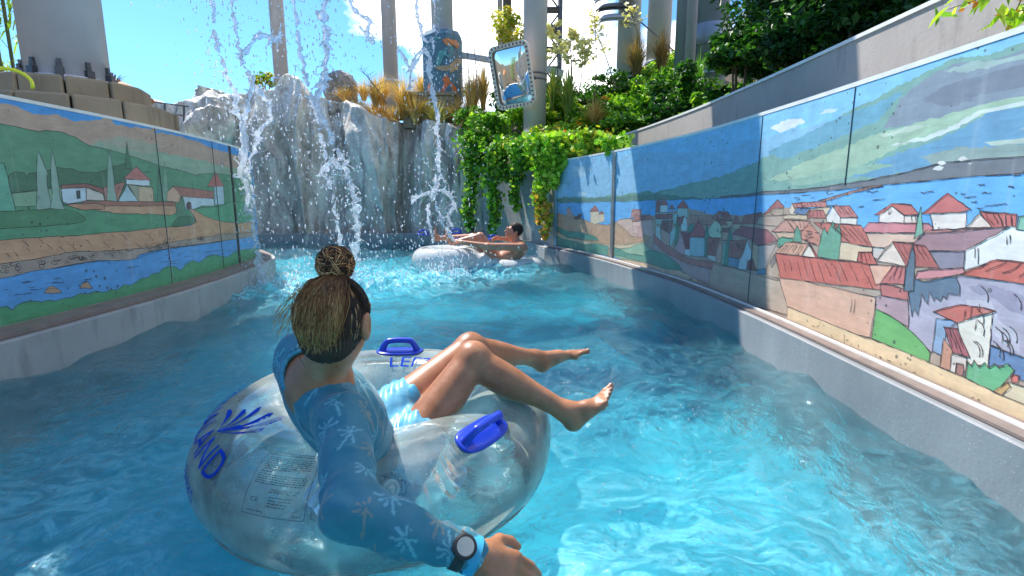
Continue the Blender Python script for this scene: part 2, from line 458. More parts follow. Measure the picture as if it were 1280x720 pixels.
# --- right mural artwork (pixel outlines of the photograph's painting)
A = lambda pts: z3(820, 220, 4, pts)
B = lambda pts: z3(940, 220, 5.144, pts)
Cc = lambda pts: z3(1080, 220, 5.145, pts)
D = lambda pts: z3(1080, 340, 3.275, pts)
E_ = lambda pts: z3(680, 190, 4.5, pts)
X = 1280
RM = [
 ('#88c2e2', 0, 0, [(690,200),(760,196),(820,190),(900,190),(1000,160),(1060,150),(1060,260),(690,260)]),
 ('#a8cde0', 0, 0, [(712,214),(722,207),(733,208),(742,214),(735,219),(722,221)]),
 ('#b4d2e0', 0, 0, [(714,243),(728,240),(738,243),(724,245)]),
 ('#e6edee', 0, 0, [(963,160),(985,149),(1002,148),(1007,152),(990,160),(975,166)]),
 ('#cfe2ea', 0, 0, [(1025,143),(1036,136),(1048,135),(1040,141)]),
 ('#93c4e4', 0, 0, [(800,212),(830,206),(862,207),(840,212)]),
 ('#9fcbe6', 0, 0, [(850,232),(875,228),(890,229),(866,234)]),
 ('#5f9a86', 0, 0, [(690,254),(690,248),(720,246),(745,247),(770,244),(795,241),(830,238),(860,232),(900,222),(940,206),(975,188),(1000,180),(1000,245),(800,251)]),
 ('#4d7f70', 0, 0, [(690,254),(700,249),(735,248),(770,246),(800,244),(830,243),(870,242),(900,240),(900,249),(800,252)]),
 ('#74a79a', 0, 0, [(820,243),(860,230),(900,222),(945,203),(985,181),(1025,166),(1055,141),(1095,124),(1130,104),(1170,84),(1190,74),(1215,70),(1238,69),(1258,60),(X,54),(X,215),(1100,232),(1000,242),(900,248)]),
 ('#5fa5bd', 0, 0, [(960,190),(1000,172),(1050,146),(1095,130),(1130,112),(1100,150),(1040,176),(980,200)]),
 ('#7f8f9e', 0, 0, [(1128,122),(1150,104),(1175,88),(1200,78),(1240,75),(X,62),(X,122),(1240,128),(1200,142),(1150,156),(1105,160)]),
 ('#6f7c8c', 0, 0, [(1150,125),(1190,104),(1235,92),(X,84),(X,112),(1230,118),(1190,134)]),
 ('#9db8b0', 0, 0, [(1180,90),(1215,76),(1245,76),(X,66),(X,74),(1240,84),(1205,90)]),
 ('#a2c2a4', 0, 0, [(960,226),(1000,205),(1040,190),(1100,166),(1170,148),(1240,128),(X,120),(X,130),(1240,140),(1190,160),(1130,182),(1080,205),(1050,222)]),
 ('#c2d4c0', 0, 0, [(1100,168),(1140,158),(1165,156),(1130,166),(1105,172)]),
 ('#d6e2dc', 0, 0, [(1110,182),(1160,170),(1195,155),(1225,138),(X,127),(X,131),(1228,142),(1200,160),(1160,176)]),
 ('#5c9cc0', 0, 0, [(1060,222),(1110,196),(1160,180),(1205,160),(1235,141),(X,132),(X,188),(1190,204),(1110,220)]),
 ('#b8c8b8', 0, 0, [(1230,178),(X,172),(X,182),(1245,182)]),
 ('#8aa39c', 0, 0, [(1150,196),(1200,184),(1240,184),(X,184),(X,196),(1170,208)]),
 ('#8fb8a0', 0, 0, [(980,228),(1040,212),(1090,204),(1120,206),(1060,222),(1000,232)]),
 ('#666c74', 1, 0, [(900,246),(960,239),(1010,236),(1080,226),(1130,216),(1180,203),(1215,200),(X,196),(X,212),(1200,222),(1100,232),(1040,238),(960,243),(900,249)]),
 ('#e4e4dc', 0, 0, [(1172,204),(1180,201),(1184,204),(1178,207)]), ('#e4e4dc', 0, 0, [(1166,212),(1175,207),(1181,209),(1172,213)]), ('#dcdcd4', 0, 0, [(1198,199),(1206,195),(1211,199),(1203,202)]),
 ('#d8d8d0', 0, 0, [(1210,204),(1218,201),(1214,206)]),
 ('#5cb2ea', 1, 0, [(690,254),(740,253),(800,251),(900,248),(960,243),(1040,238),(1100,232),(1200,222),(X,212),(X,330),(1000,310),(690,310)]),
 ('#c08c80', 1, 0, B([(430,158),(520,135),(720,75),(850,58),(840,64),(700,98),(520,150),(470,162)])),
 ('#b39a86', 0, 0, [(805,270),(845,264),(862,260),(890,268),(925,270),(955,266),(975,260),(1000,258),(1040,268),(1070,282),(1090,300),(1110,305),(1150,300),(1280,312),(1280,560),(1180,520),(1080,470),(985,430),(900,410),(830,360),(800,300)]),
 # left shore
 ('#c79d78', 1, 0, E_([(35,330),(120,355),(150,345),(215,375),(265,395),(360,410),(430,385),(500,375),(560,400),(600,480),(560,540),(380,590),(40,520)])),
 ('#4a9880', 1, 0, E_([(38,385),(80,420),(130,445),(200,450),(250,460),(300,480),(310,500),(240,495),(130,480),(38,420)])),
 ('#d8c39c', 1, 0, E_([(38,425),(130,480),(250,500),(370,520),(470,520),(560,505),(575,520),(500,540),(380,545),(250,520),(120,505),(38,445)])),
 ('#4a9880', 1, 0, E_([(38,450),(100,485),(180,505),(230,520),(300,515),(365,530),(365,580),(250,575),(120,545),(38,540)])),
 ('#8fb898', 1, 0, E_([(395,545),(480,540),(555,510),(620,560),(700,600),(760,620),(775,665),(600,640),(395,590)])),
 ('#3f917a', 1, 0, E_([(395,535),(430,545),(470,570),(520,575),(560,585),(600,575),(680,590),(740,600),(775,665),(600,625),(480,600),(395,580)])),
 ('#dcc4a2', 1, 0, E_([(38,545),(120,550),(250,578),(380,598),(500,612),(600,630),(780,668),(900,720),(900,760),(400,650),(38,600)])),
 ('#caa28f', 1, 0, E_([(128,350),(130,315),(145,312),(160,345),(158,372),(135,368)])),
 ('#5a4038', 1, 0, E_([(165,372),(185,360),(205,345),(215,352),(208,375),(185,382)])),
 ('#e2cfae', 1, 0, E_([(262,335),(310,333),(310,400),(290,408),(264,395)])), ('#a8574c', 1, 0, E_([(258,335),(288,298),(312,332)])),
 ('#e2cfae', 1, 0, E_([(310,350),(340,348),(340,392),(312,398)])), ('#a8574c', 1, 0, E_([(308,350),(325,330),(342,348)])),
 ('#d2b09c', 1, 0, E_([(405,395),(430,378),(490,372),(500,400),(560,410),(560,480),(490,470),(420,405)])),
 ('#c78c82', 1, 3, E_([(488,372),(498,322),(550,322),(552,362)])), ('#d8b0a4', 1, 0, E_([(500,392),(612,378),(612,480),(500,455)])),
 ('#ba7468', 1, 3, E_([(498,392),(520,358),(600,352),(618,380)])),
 ('#d3a49a', 1, 0, E_([(525,460),(530,430),(545,415),(560,425),(562,480),(530,480)])),
 # main wall and town
 ('#bda48c', 1, 0, A([(270,460),(290,440),(400,465),(600,520),(760,530),(760,720),(460,640),(200,540)])),
 ('#a8706a', 1, 3, A([(0,130),(20,110),(40,180),(0,180)])),
 ('#b98d7c', 1, 4, A([(175,195),(285,200),(285,245),(165,240)])),
 ('#a5c4b8', 1, 0, A([(0,180),(110,185),(110,240),(0,240)])), ('#a05a54', 1, 3, A([(0,190),(85,190),(85,215),(0,215)])),
 ('#a86a60', 1, 0, A([(65,165),(82,140),(98,165)])),
 ('#cfdcd6', 1, 0, A([(22,145),(60,145),(60,182),(22,182)])), ('#b06058', 1, 0, A([(18,146),(42,108),(64,145)])),
 ('#b3cfc4', 1, 0, A([(108,160),(160,160),(160,208),(108,208)])), ('#b06058', 1, 0, A([(103,161),(138,118),(167,160)])),
 ('#8f5a52', 1, 4, A([(30,225),(90,222),(75,290),(25,262)])), ('#bcd4cc', 1, 0, A([(0,250),(22,255),(30,330),(0,310)])),
 ('#c9a090', 1, 0, A([(28,262),(72,290),(70,350),(30,335)])), ('#aecfc8', 1, 0, A([(72,285),(105,240),(108,290),(80,345),(70,350)])),
 ('#4a9078', 1, 0, A([(92,360),(100,240),(112,190),(118,270),(104,340)])),
 ('#c9ddda', 1, 0, A([(128,275),(130,215),(148,200),(158,240),(158,275)])), ('#a86a60', 1, 2, A([(108,210),(145,198),(132,240),(112,255)])),
 ('#4a9078', 1, 0, A([(158,275),(170,245),(190,235),(190,275),(170,285)])),
 ('#a6655c', 1, 4, A([(445,195),(530,182),(535,240),(425,242)])),
 ('#c2b093', 1, 0, A([(350,225),(385,225),(385,250),(365,260)])),
 ('#a8685c', 1, 4, A([(315,175),(365,180),(385,222),(340,222)])), ('#b87e6c', 1, 2, A([(280,215),(315,173),(330,215),(300,220)])),
 ('#b9cfb0', 1, 0, A([(262,268),(300,220),(328,245),(330,312),(270,305)])), ('#a8685c', 1, 2, A([(300,218),(345,218),(360,242),(326,243)])),
 ('#c2b093', 1, 0, A([(385,240),(422,240),(422,270),(390,268)])), ('#ae746a', 1, 3, A([(385,240),(400,200),(408,198),(425,240)])),
 ('#c6a488', 1, 0, A([(330,262),(372,262),(370,325),(330,320)])), ('#9a5f56', 1, 2, A([(332,262),(372,262),(366,282),(332,280)])),
 ('#cf9fa0', 1, 0, A([(100,350),(130,282),(150,365),(145,398),(100,382)])), ('#9c4f50', 1, 3, A([(125,278),(170,285),(170,365),(150,365)])),
 ('#cfe0e0', 1, 0, A([(145,366),(172,366),(170,402),(146,392)])),
 ('#9fc9cc', 1, 0, A([(172,308),(252,308),(250,405),(170,396)])), ('#b0585a', 1, 0, A([(164,306),(215,220),(263,306)])),
 ('#468a74', 1, 0, A([(243,400),(246,300),(256,240),(268,300),(258,405)])),
 ('#d8dcd4', 1, 0, A([(258,395),(300,400),(298,430),(258,410)])),
 ('#c6a088', 1, 0, A([(322,312),(334,360),(328,440),(298,430),(300,400)])), ('#a3645a', 1, 4, A([(260,308),(322,312),(300,400),(258,393)])),
 ('#7fae98', 1, 0, A([(330,445),(334,350),(352,320),(352,440)])),
 ('#468a74', 1, 0, A([(340,448),(350,370),(376,250),(386,320),(366,448)])),
 ('#6692ac', 1, 0, A([(365,404),(415,414),(415,462),(362,446)])), ('#c4d4d6', 1, 0, A([(460,318),(490,400),(470,422),(455,468),(413,465),(425,408)])),
 ('#a5655a', 1, 6, A([(370,322),(462,318),(427,410),(363,404)])),
 ('#c6a684', 1, 0, A([(480,332),(517,350),(512,470),(484,440)])), ('#b3a49c', 1, 0, A([(515,350),(606,335),(560,430),(550,487),(510,470)])),
 ('#9a4f54', 1, 0, A([(385,290),(430,250),(560,268),(612,325),(515,347),(470,316)])),
 ('#8f4b48', 1, 2, A([(460,425),(487,415),(505,475),(455,466)])), ('#54809c', 1, 0, A([(505,470),(550,462),(552,492),(510,490)])),
 ('#b89f8c', 1, 0, A([(520,205),(625,190),(720,200),(720,250),(600,250),(500,240)])),
 ('#d9c3a0', 1, 0, B([(200,262),(225,248),(370,248),(360,282),(205,275)])),
 ('#b0987f', 1, 0, B([(125,240),(130,205),(205,200),(205,250),(150,255)])), ('#a85c56', 1, 0, B([(75,250),(120,200),(170,150),(210,195),(208,205),(140,208),(110,235)])),
 ('#e2cca8', 1, 0, B([(380,212),(512,198),(482,252),(380,228)])), ('#e6d4ba', 1, 0, B([(240,222),(262,176),(290,250),(250,246)])),
 ('#c87a72', 1, 6, B([(262,176),(478,162),(490,200),(282,205)])), ('#5f86b2', 1, 3, B([(300,202),(380,206),(345,250),(270,236)])),
 ('#c46c66', 1, 3, B([(372,224),(462,218),(482,272),(358,265)])), ('#a05a50', 1, 0, B([(358,250),(372,224),(380,262),(372,278),(358,272)])),
 ('#d29a84', 1, 3, B([(225,280),(380,290),(360,330),(290,360)])), ('#d4b394', 1, 0, B([(150,360),(280,362),(275,410),(180,400)])), ('#c98f7c', 1, 0, B([(130,356),(225,278),(285,362)])),
 ('#f0eae0', 1, 0, B([(480,266),(525,195),(572,265),(572,310),(488,296)])), ('#ece2d4', 1, 0, B([(572,265),(682,266),(676,316),(572,306)])), ('#cf7c74', 1, 4, B([(525,188),(632,190),(688,265),(572,265)])),
 ('#e8cca8', 1, 0, B([(572,418),(780,458),(776,492),(690,488),(680,552),(560,536)])),
 ('#cb6c5c', 1, 9, B([(400,298),(705,315),(800,462),(575,422)])),
 ('#d08872', 1, 0, B([(320,356),(375,298),(455,395),(430,450),(320,402)])),
 ('#4f9a7c', 1, 0, B([(165,450),(170,405),(200,390),(240,400),(265,395),(268,420),(170,460)])), ('#5a9c80', 1, 0, B([(268,420),(280,350),(296,318),(310,350),(322,425)])),
 ('#62a486', 1, 0, B([(424,518),(448,380),(470,328),(488,372),(505,330),(525,288),(542,345),(567,308),(577,420),(562,540)])),
 ('#efe2cf', 1, 0, B([(325,512),(370,438),(415,525)])), ('#d9a284', 1, 7, B([(225,425),(368,435),(322,515),(155,492)])), ('#b4503f', 1, 2, B([(368,430),(385,440),(430,522),(412,524)])),
 ('#b89c80', 1, 0, B([(95,590),(150,505),(190,660),(100,640)])), ('#6a5a52', 1, 0, B([(120,550),(150,500),(160,550),(130,590)])),
 ('#c45648', 1, 3, B([(690,488),(775,490),(812,566),(680,548)])),
 ('#e0ae90', 1, 0, z3(960, 200, 3, [(40,430),(410,515),(385,665),(100,592),(75,550)])),
 ('#cc5f4c', 1, 11, B([(155,497),(752,562),(850,735),(185,655)])),
 # right-hand houses
 ('#d2c6ba', 1, 0, Cc([(60,455),(140,465),(95,535),(60,520)])),
 ('#f4e4d8', 1, 0, Cc([(100,302),(104,250),(185,192),(267,255),(267,302)])), ('#f0dccd', 1, 0, Cc([(265,252),(347,252),(347,302),(265,302)])),
 ('#ca6458', 1, 0, Cc([(72,250),(185,176),(310,184),(358,246),(265,250),(187,194),(102,250)])),
 ('#e6bfa6', 1, 0, Cc([(18,366),(382,366),(335,428),(220,422),(130,462),(60,455)])), ('#d88286', 1, 0, Cc([(-5,348),(38,298),(425,303),(458,346),(380,366),(18,362)])),
 ('#f6e8dc', 1, 0, Cc([(430,243),(666,233),(660,332),(452,347)])), ('#cd645e', 1, 0, Cc([(378,242),(545,110),(698,215),(650,228),(420,246)])),
 ('#f2dccb', 1, 0, Cc([(664,332),(750,240),(832,332)])), ('#cb5f56', 1, 5, Cc([(750,226),(992,245),(982,332),(830,332)])),
 ('#d98c82', 1, 0, Cc([(385,382),(400,350),(660,335),(822,330),(800,347),(560,367)])),
 ('#7fb89c', 1, 0, Cc([(325,402),(345,300),(372,195),(380,300),(386,372)])),
 ('#8a8090', 1, 0, Cc([(428,484),(655,482),(650,592),(492,598)])), ('#f2eee8', 1, 0, Cc([(655,480),(950,322),(1029,400),(1070,440),(1070,540),(860,540),(650,607)])),
 ('#a5787e', 1, 0, Cc([(320,432),(400,366),(560,360),(860,330),(945,326),(655,482),(425,482)])),
 ('#7fb89c', 1, 0, Cc([(985,342),(1005,260),(1029,150),(1060,100),(1060,440),(1029,392)])),
 ('#eed8c6', 1, 0, Cc([(90,547),(190,425),(277,578)])), ('#b6564c', 1, 6, Cc([(190,420),(400,448),(494,592),(277,580)])),
 ('#cf5f50', 1, 2, Cc([(-10,490),(50,488),(92,567),(-5,562)])),
 ('#eab092', 1, 0, Cc([(38,570),(192,575),(110,692),(80,700)])), ('#cb6a66', 1, 3, Cc([(190,576),(272,584),(262,697),(108,692)])),
 ('#c46a64', 1, 0, D([(70,48),(100,50),(185,75),(188,118),(75,95)])),
 ('#b6959c', 1, 0, D([(75,95),(186,115),(188,225),(50,152),(52,100)])),
 ('#b2aabc', 1, 0, D([(185,60),(400,15),(700,30),(700,420),(530,300),(300,300),(280,330),(185,235)])),
 ('#9890a8', 0, 0, D([(430,60),(520,50),(640,90),(650,200),(600,160),(540,110),(470,90)])),
 ('#c6c0cc', 0, 0, D([(420,110),(520,120),(560,200),(640,260),(640,330),(560,290),(500,190),(430,150)])),
 ('#d98a8c', 1, 0, Cc([(350,612),(640,588),(660,622),(560,645),(330,668)])),
 ('#54708a', 1, 0, D([(180,0),(205,5),(215,30),(250,40),(300,30),(345,20),(382,20),(397,60),(395,95),(350,88),(342,110),(328,98),(318,120),(300,104),(290,118),(275,82),(265,132),(250,112),(240,90),(232,140),(225,178),(212,150),(200,182),(192,130),(186,90)])),
 ('#4f6a7e', 1, 0, Cc([(258,740),(275,600),(300,500),(320,438),(335,540),(325,740)])),
 ('#d2604c', 1, 9, Cc([(860,538),(1070,530),(1070,690),(630,632)])),
 ('#60b058', 1, 0, D([(50,150),(110,178),(150,205),(200,245),(240,285),(275,330),(270,372),(150,322),(35,272)])),
 ('#5a7fae', 1, 0, D([(520,300),(655,375),(700,400),(700,470),(620,430),(600,380),(515,390)])),
 ('#8ca8c8', 1, 0, D([(300,188),(390,200),(340,240),(330,345),(283,322)])), ('#ebe2d2', 1, 0, D([(385,205),(532,165),(512,385),(430,375),(400,330)])),
 ('#c9604e', 1, 0, D([(288,163),(330,148),(400,133),(470,142),(545,160),(460,180),(385,208)])),
 ('#c88c6e', 1, 0, D([(330,270),(368,325),(362,405),(313,388)])), ('#e4d8ca', 1, 0, D([(362,335),(425,350),(415,435),(355,405)])), ('#a0685a', 1, 0, D([(382,372),(412,378),(408,428),(378,415)])),
 ('#b0525a', 1, 4, D([(330,225),(385,230),(438,350),(368,330)])),
 ('#58b078', 1, 0, D([(420,440),(428,365),(445,385),(455,360),(475,390),(500,370),(515,395),(540,375),(560,395),(590,375),(622,402),(590,440),(560,475),(535,492)])),
 ('#d8caa6', 1, 0, D([(535,492),(600,450),(655,470),(700,490),(700,580),(620,530)])), ('#c8a060', 1, 0, D([(535,488),(590,450),(605,470),(570,505)])),
 ('#d66a5a', 1, 0, D([(605,430),(615,418),(640,425),(636,450),(612,455)])),
 ('#ecd0a2', 1, 0, [(985,383)]+D([(0,265),(35,274),(150,318),(300,382),(430,438),(540,492),(655,552),(720,590),(760,700),(500,590),(300,470),(0,335)])+[(985,410)]),
 ('#b6756a', 1, 0, A([(-10,290),(60,348),(150,408),(292,433),(280,468),(160,438),(60,392),(-10,335)])),
 ('#b89e9a', 1, 0, A([(-10,335),(60,392),(160,438),(272,466),(268,542),(130,480),(60,425),(-10,365)])),
 ('#3f917a', 1, 0, A([(-60,380),(-20,372),(40,388),(90,420),(120,448),(132,472),(40,462),(-60,430)])),
]
RS = []
def stroke_px(path, pts, n=1): 
    q = [path.hit(*p) for p in pts]
    return (None, [w for w in q if w])
for _ in range(28):      # painted ripples on the lake
    x = random.uniform(985, 1275); y0 = 240-(x-960)*.1; y = random.uniform(y0+4, 262+(x-960)*.02)
    if 1085 < x < 1215 and y > 250: continue
    w = random.uniform(4, 16); RS.append(stroke_px(RP, [(x+w*k/4, y+random.uniform(-1, 1)-.02*w*k) for k in range(5)]))
for x0, y0, x1, y1 in [(1112,262,1112,268),(1113,268,1116,262),(1140,270,1141,276),(1145,270,1146,276),(1260,295,1260,305),(1264,294,1264,304),(1220,310,1220,322),(1224,310,1224,330),(1066,374,1064,390),(1070,374,1068,391),(1040,280,1046,290),(862,350,866,355),(1208,388,1206,400),(1216,384,1214,398),(1222,400,1220,412),(1226,380,1225,390)]:
    RS.append(stroke_px(RP, [(x0, y0), ((x0+x1)/2+.3, (y0+y1)/2), (x1, y1)]))
for _ in range(50):      # hand-drawn cracks and marks low on the painted wall
    x = random.uniform(985, 1270); y = 395+(x-985)*.42+random.uniform(-4, 14); a = random.uniform(0, 6.28); L = random.uniform(2, 5)
    RS.append(stroke_px(RP, [(x, y), (x+L*math.cos(a)*.6+.4, y+L*math.sin(a)*.6), (x+L*math.cos(a), y+L*math.sin(a))]))
for k in range(16):      # bricks on the orange gable
    x = 1006+random.uniform(0, 14); y = 288+k*1.3; RS.append(stroke_px(RP, [(x, y), (x+random.uniform(3, 7), y+.5)]))
for k in range(14):
    x = 1215+random.uniform(0, 55); y = random.uniform(355, 440); RS.append(stroke_px(RP, catmull([(x, y, 0), (x+6, y+5, 0), (x+9, y+13, 0), (x+8, y+20, 0)], 3) and [(p.x, p.y) for p in catmull([(x, y, 0), (x+6, y+5, 0), (x+9, y+13, 0), (x+8, y+20, 0)], 3)]))

wr = empty('mural_wall', (1.86, 2, 0)); tag(wr, 'sunlit concrete channel wall painted with a red-roofed seaside town, lake and mountains', 'wall')
V, Fc = extrude_path(RP, [(0, ZK-.02), (0, ZT-.012), (-.20, ZT-.012), (-.20, ZK-.02)]); mk('panel', V, Fc, M_concL, wr)
V, Fc = extrude_path(RP, [(.006, ZT-.012), (.006, ZT+.012), (-.206, ZT+.012), (-.206, ZT-.012)]); mk('coping', V, Fc, M_white, wr)
V, Fc = extrude_path(RP, [(.17, -1.0), (.17, ZK), (.16, ZK+.006), (-.2, ZK+.006), (-.2, -1.0)]); mk('kerb', V, Fc, kerb_mat(), wr)
V, Fc = extrude_path(RP, [(.012, ZK+.01), (.012, ZK+.026), (.135, ZK+.022), (.135, ZK+.01)]); mk('drain_strip', V, Fc, M_wood, wr)
V, Fc = extrude_path(RP, [(.06, ZK+.024), (.06, ZK+.036), (.078, ZK+.036), (.078, ZK+.024)]); mk('white_trim', V, Fc, M_white, wr)
mural(RP, 1, RM, RS, '#88c2e2', (RP.S[0]+5.2, RP.S[-1]-.01), wr, M_paint, M_ink, ZK+.02, ZT-.013)
def joint(path, px, w, depth, mat, parent, name='joint', proud=.008, z0=ZK+.027, z1=ZT-.013):
    s0, _ = path.hit(px, 260); V = []
    for ds in (-w/2, w/2):
        for off in (0.0, proud):
            for z in (z0, z1): V.append(path.xyz([(s0+ds, z)], off)[0])
    return mk(name, V, [(0, 1, 3, 2), (4, 6, 7, 5), (0, 4, 5, 1), (2, 3, 7, 6), (0, 2, 6, 4), (1, 5, 7, 3)], mat, parent)
joint(RP, 767, .075, .02, M_steel, wr, 'joint_cover', .02)
for px in (697, 945): joint(RP, px, .004, .01, M_jnt, wr, 'joint')
joint(RP, 1054, .003, .01, M_jnt, wr, 'joint', .008, RP.hit(1048, 232)[1])

# --- left mural artwork
A = lambda pts: z3(0, 100, 4.5, pts); B = lambda pts: z3(130, 150, 3.6, pts); Cc = lambda pts: z3(0, 200, 3.13, pts)
LM = [
 ('#b89c84', 0, 0, A([(0,138),(100,150),(150,175),(220,195),(330,195),(400,230),(440,232),(520,228),(600,215),(640,245),(700,258),(780,265),(900,285)])+B([(220,55),(300,62),(400,92),(450,112),(560,150),(720,190),(720,420)])+[(0,300)]),
 ('#8fae92', 0, 0, [(105,186),(122,176),(140,178),(165,182),(200,190),(250,200),(290,210),(335,222),(335,260),(200,240)]),
 ('#a3a890', 0, 0, [(122,178),(150,170),(200,182),(190,192),(150,186)]),
 ('#4d9268', 1, 0, A([(0,245),(80,260),(160,280),(220,290),(260,283),(330,290),(420,320),(500,370),(600,390),(700,415),(800,450),(900,485)])+B([(340,225),(410,248),(450,240),(520,243),(600,250),(720,250),(720,420)])+[(0,300)]),
 ('#2f6e46', 1, 0, A([(40,560),(50,530),(80,515),(130,520),(145,545),(160,525),(200,520),(260,510),(320,490),(360,500),(400,498),(440,515),(480,520),(540,520),(590,508),(640,485),(690,470),(730,478),(770,560),(760,620),(600,615),(340,595),(80,638),(40,620)])),
 ('#84b48c', 1, 0, [(0,300)]+A([(0,660),(60,640),(80,635),(205,625),(340,600),(350,690)])+[(82,262),(82,300)]),
 ('#2f7a50', 1, 0, A([(703,500),(707,400),(710,345),(722,420),(736,480),(730,500)])),
 ('#4a9868', 1, 0, [(0,262),(80,256),(130,262),(219,266),(248,276),(205,286),(130,294),(60,299),(0,302)]),
 ('#8fb4a0', 1, 0, A([(200,730),(205,600),(203,480),(213,400),(240,460),(265,520),(262,590),(290,730)])), ('#8fb4a0', 1, 0, A([(275,730),(290,640),(282,540),(290,395),(310,480),(325,560),(330,640),(360,730)])),
 ('#5fae8c', 1, 0, A([(-20,330),(0,410),(20,470),(40,540),(60,640),(85,740),(-20,740)])),
 ('#c5dce4', 1, 0, A([(340,610),(480,603),(482,682),(380,697),(350,685)])), ('#d2cabc', 1, 0, A([(482,605),(575,640),(586,678),(482,676)])),
 ('#9a5f50', 1, 0, A([(338,605),(345,590),(480,582),(560,605),(588,622),(578,642),(480,605),(342,612)])),
 ('#3a4a50', 1, 0, A([(425,625),(445,622),(448,665),(430,668)])),
 ('#b6796a', 1, 3, A([(578,605),(700,573),(660,680),(590,680)])), ('#b4d6dc', 1, 0, A([(660,684),(710,588),(778,684)])), ('#a3a88a', 1, 0, A([(718,590),(778,596),(782,684),(776,682)])),
 ('#d8c098', 1, 0, A([(776,598),(857,604),(862,685),(780,685)])), ('#d2e4e8', 1, 0, A([(706,558),(838,563),(840,594),(708,587)])), ('#bf7468', 1, 0, A([(692,552),(765,486),(850,567)])),
 ('#8fb4a0', 1, 0, A([(598,684),(600,540),(608,398),(625,460),(636,540),(642,620),(656,684)])),
 ('#4f8a68', 1, 0, B([(236,368),(240,290),(243,218),(254,290),(260,366)])), ('#7aa88c', 1, 0, B([(262,362),(264,260),(269,188),(280,250),(288,330),(284,365)])),
 ('#d2aa8a', 1, 0, B([(282,325),(310,297),(345,332),(335,372),(280,366)])), ('#b5705e', 1, 8, B([(305,296),(492,320),(490,356),(345,345)])),
 ('#c9dde4', 1, 0, B([(352,343),(492,354),(492,387),(440,385),(400,402),(366,402)])), ('#4a3038', 1, 0, B([(370,400),(369,378),(378,366),(390,374),(392,398)])),
 ('#b8d4de', 1, 0, B([(495,296),(534,296),(540,378),(498,382)])), ('#bf6a5e', 1, 0, B([(463,300),(480,270),(500,234),(518,262),(538,298)])),
 ('#55886a', 1, 0, B([(322,425),(330,380),(350,338),(358,390),(366,432),(345,445)])),
 ('#a86c54', 1, 0, A([(455,688),(470,680),(900,685),(985,690),(985,712),(470,708)])), ('#cfa27a', 1, 0, A([(470,706),(985,710),(990,745),(960,760),(640,750),(470,720)])),
 ('#c08c68', 1, 0, [(80,256),(120,254),(130,257),(130,262),(100,262)]),
 ('#4fa070', 1, 0, B([(385,403),(440,395),(530,388),(560,368),(600,372),(660,360),(720,350),(720,470),(590,475),(480,455),(415,430)])),
 ('#2a7046', 1, 0, B([(300,482),(315,455),(330,438),(355,432),(380,432),(405,440),(420,465),(360,475)])),
 ('#3a8450', 1, 0, Cc([(0,195),(60,200),(200,190),(260,195),(300,205),(335,232),(320,242),(250,252),(120,262),(0,272)])),
 ('#cf9c70', 1, 0, Cc([(0,315),(100,305),(200,300),(300,297),(400,285),(500,280),(620,265),(690,262),(745,255),(768,242),(755,215),(735,192),(760,195),(800,220),(860,240),(930,248),(1020,240),(1020,300),(880,315),(620,350),(380,380),(0,410)])),
 ('#a89484', 1, 0, Cc([(0,400),(60,398),(150,385),(230,370),(300,358),(380,358),(500,350),(560,345),(700,315),(800,300),(900,288),(1020,280),(1010,300),(860,318),(620,350),(540,372),(530,388),(500,392),(380,392),(200,425),(60,450),(40,460),(0,462)])),
 ('#3f9ce0', 1, 0, Cc([(0,462),(50,455),(120,435),(200,425),(380,395),(500,392),(535,385),(640,350),(860,320),(1010,295),(1010,440),(0,640)])),
 ('#c09a78', 1, 0, Cc([(170,520),(185,498),(205,492),(225,505),(240,518),(205,522)])), ('#c09a78', 1, 0, Cc([(310,502),(320,482),(338,474),(352,490),(358,504)])),
 ('#2f9a60', 1, 0, Cc([(0,570),(25,572),(45,588),(60,570),(85,558),(110,552),(140,552),(160,556),(185,548),(215,552),(250,540),(280,538),(310,522),(340,524),(372,514),(405,518),(432,508),(460,506),(482,488),(510,490),(530,478),(545,465),(575,460),(592,445),(620,442),(635,425),(655,415),(685,418),(705,432),(725,408),(750,393),(778,402),(800,385),(832,370),(860,376),(890,380),(910,362),(930,355),(990,345),(1010,345),(1010,700),(0,760)])),
]
LS = []
for x, y in [(20,365),(85,315),(150,310),(180,330),(230,340),(270,330),(330,310),(400,320),(430,290),(470,290),(520,320),(570,290),(620,285),(50,360),(100,345),(690,270)]:
    w = random.uniform(14, 30); LS.append(stroke_px(LP, z3(0, 200, 3.13, [(x, y), (x+w*.5, y+w*.35), (x+w, y+w*.9)])))
for k in range(26):
    x = random.uniform(0, 900); y = 560-x*.22+random.uniform(-70, -10)*(1-x/1300); w = random.uniform(15, 55); LS.append(stroke_px(LP, z3(0, 200, 3.13, [(x, y), (x+w*.5, y-2+random.uniform(-3, 3)), (x+w, y-w*.12)])))
for k in range(70):      # rubble of the embankment
    x = random.uniform(0, 900); y = 432-x*.15+random.uniform(-18, 14); a = random.uniform(6, 13)
    LS.append(stroke_px(LP, z3(0, 200, 3.13, [(x+a*math.cos(t), y+a*.7*math.sin(t)) for t in np.linspace(0, random.uniform(3.5, 6.2), 7)])))
wl = empty('mural_wall', (-3.1, 2, 0)); tag(wl, 'shaded curving channel wall painted with green hills, cypresses and a blue river', 'wall')
V, Fc = extrude_path(LP, [(0, ZK-.02), (0, ZT-.012), (-.20, ZT-.012), (-.20, ZK-.02)]); mk('panel', V, Fc, M_concL, wl)
V, Fc = extrude_path(LP, [(.006, ZT-.012), (.006, ZT+.01), (-.206, ZT+.01), (-.206, ZT-.012)]); mk('coping', V, Fc, M_white, wl)
V, Fc = extrude_path(LP, [(.20, -1.0), (.20, ZK), (.19, ZK+.006), (-.2, ZK+.006), (-.2, -1.0)]); mk('kerb', V, Fc, M_conc, wl)
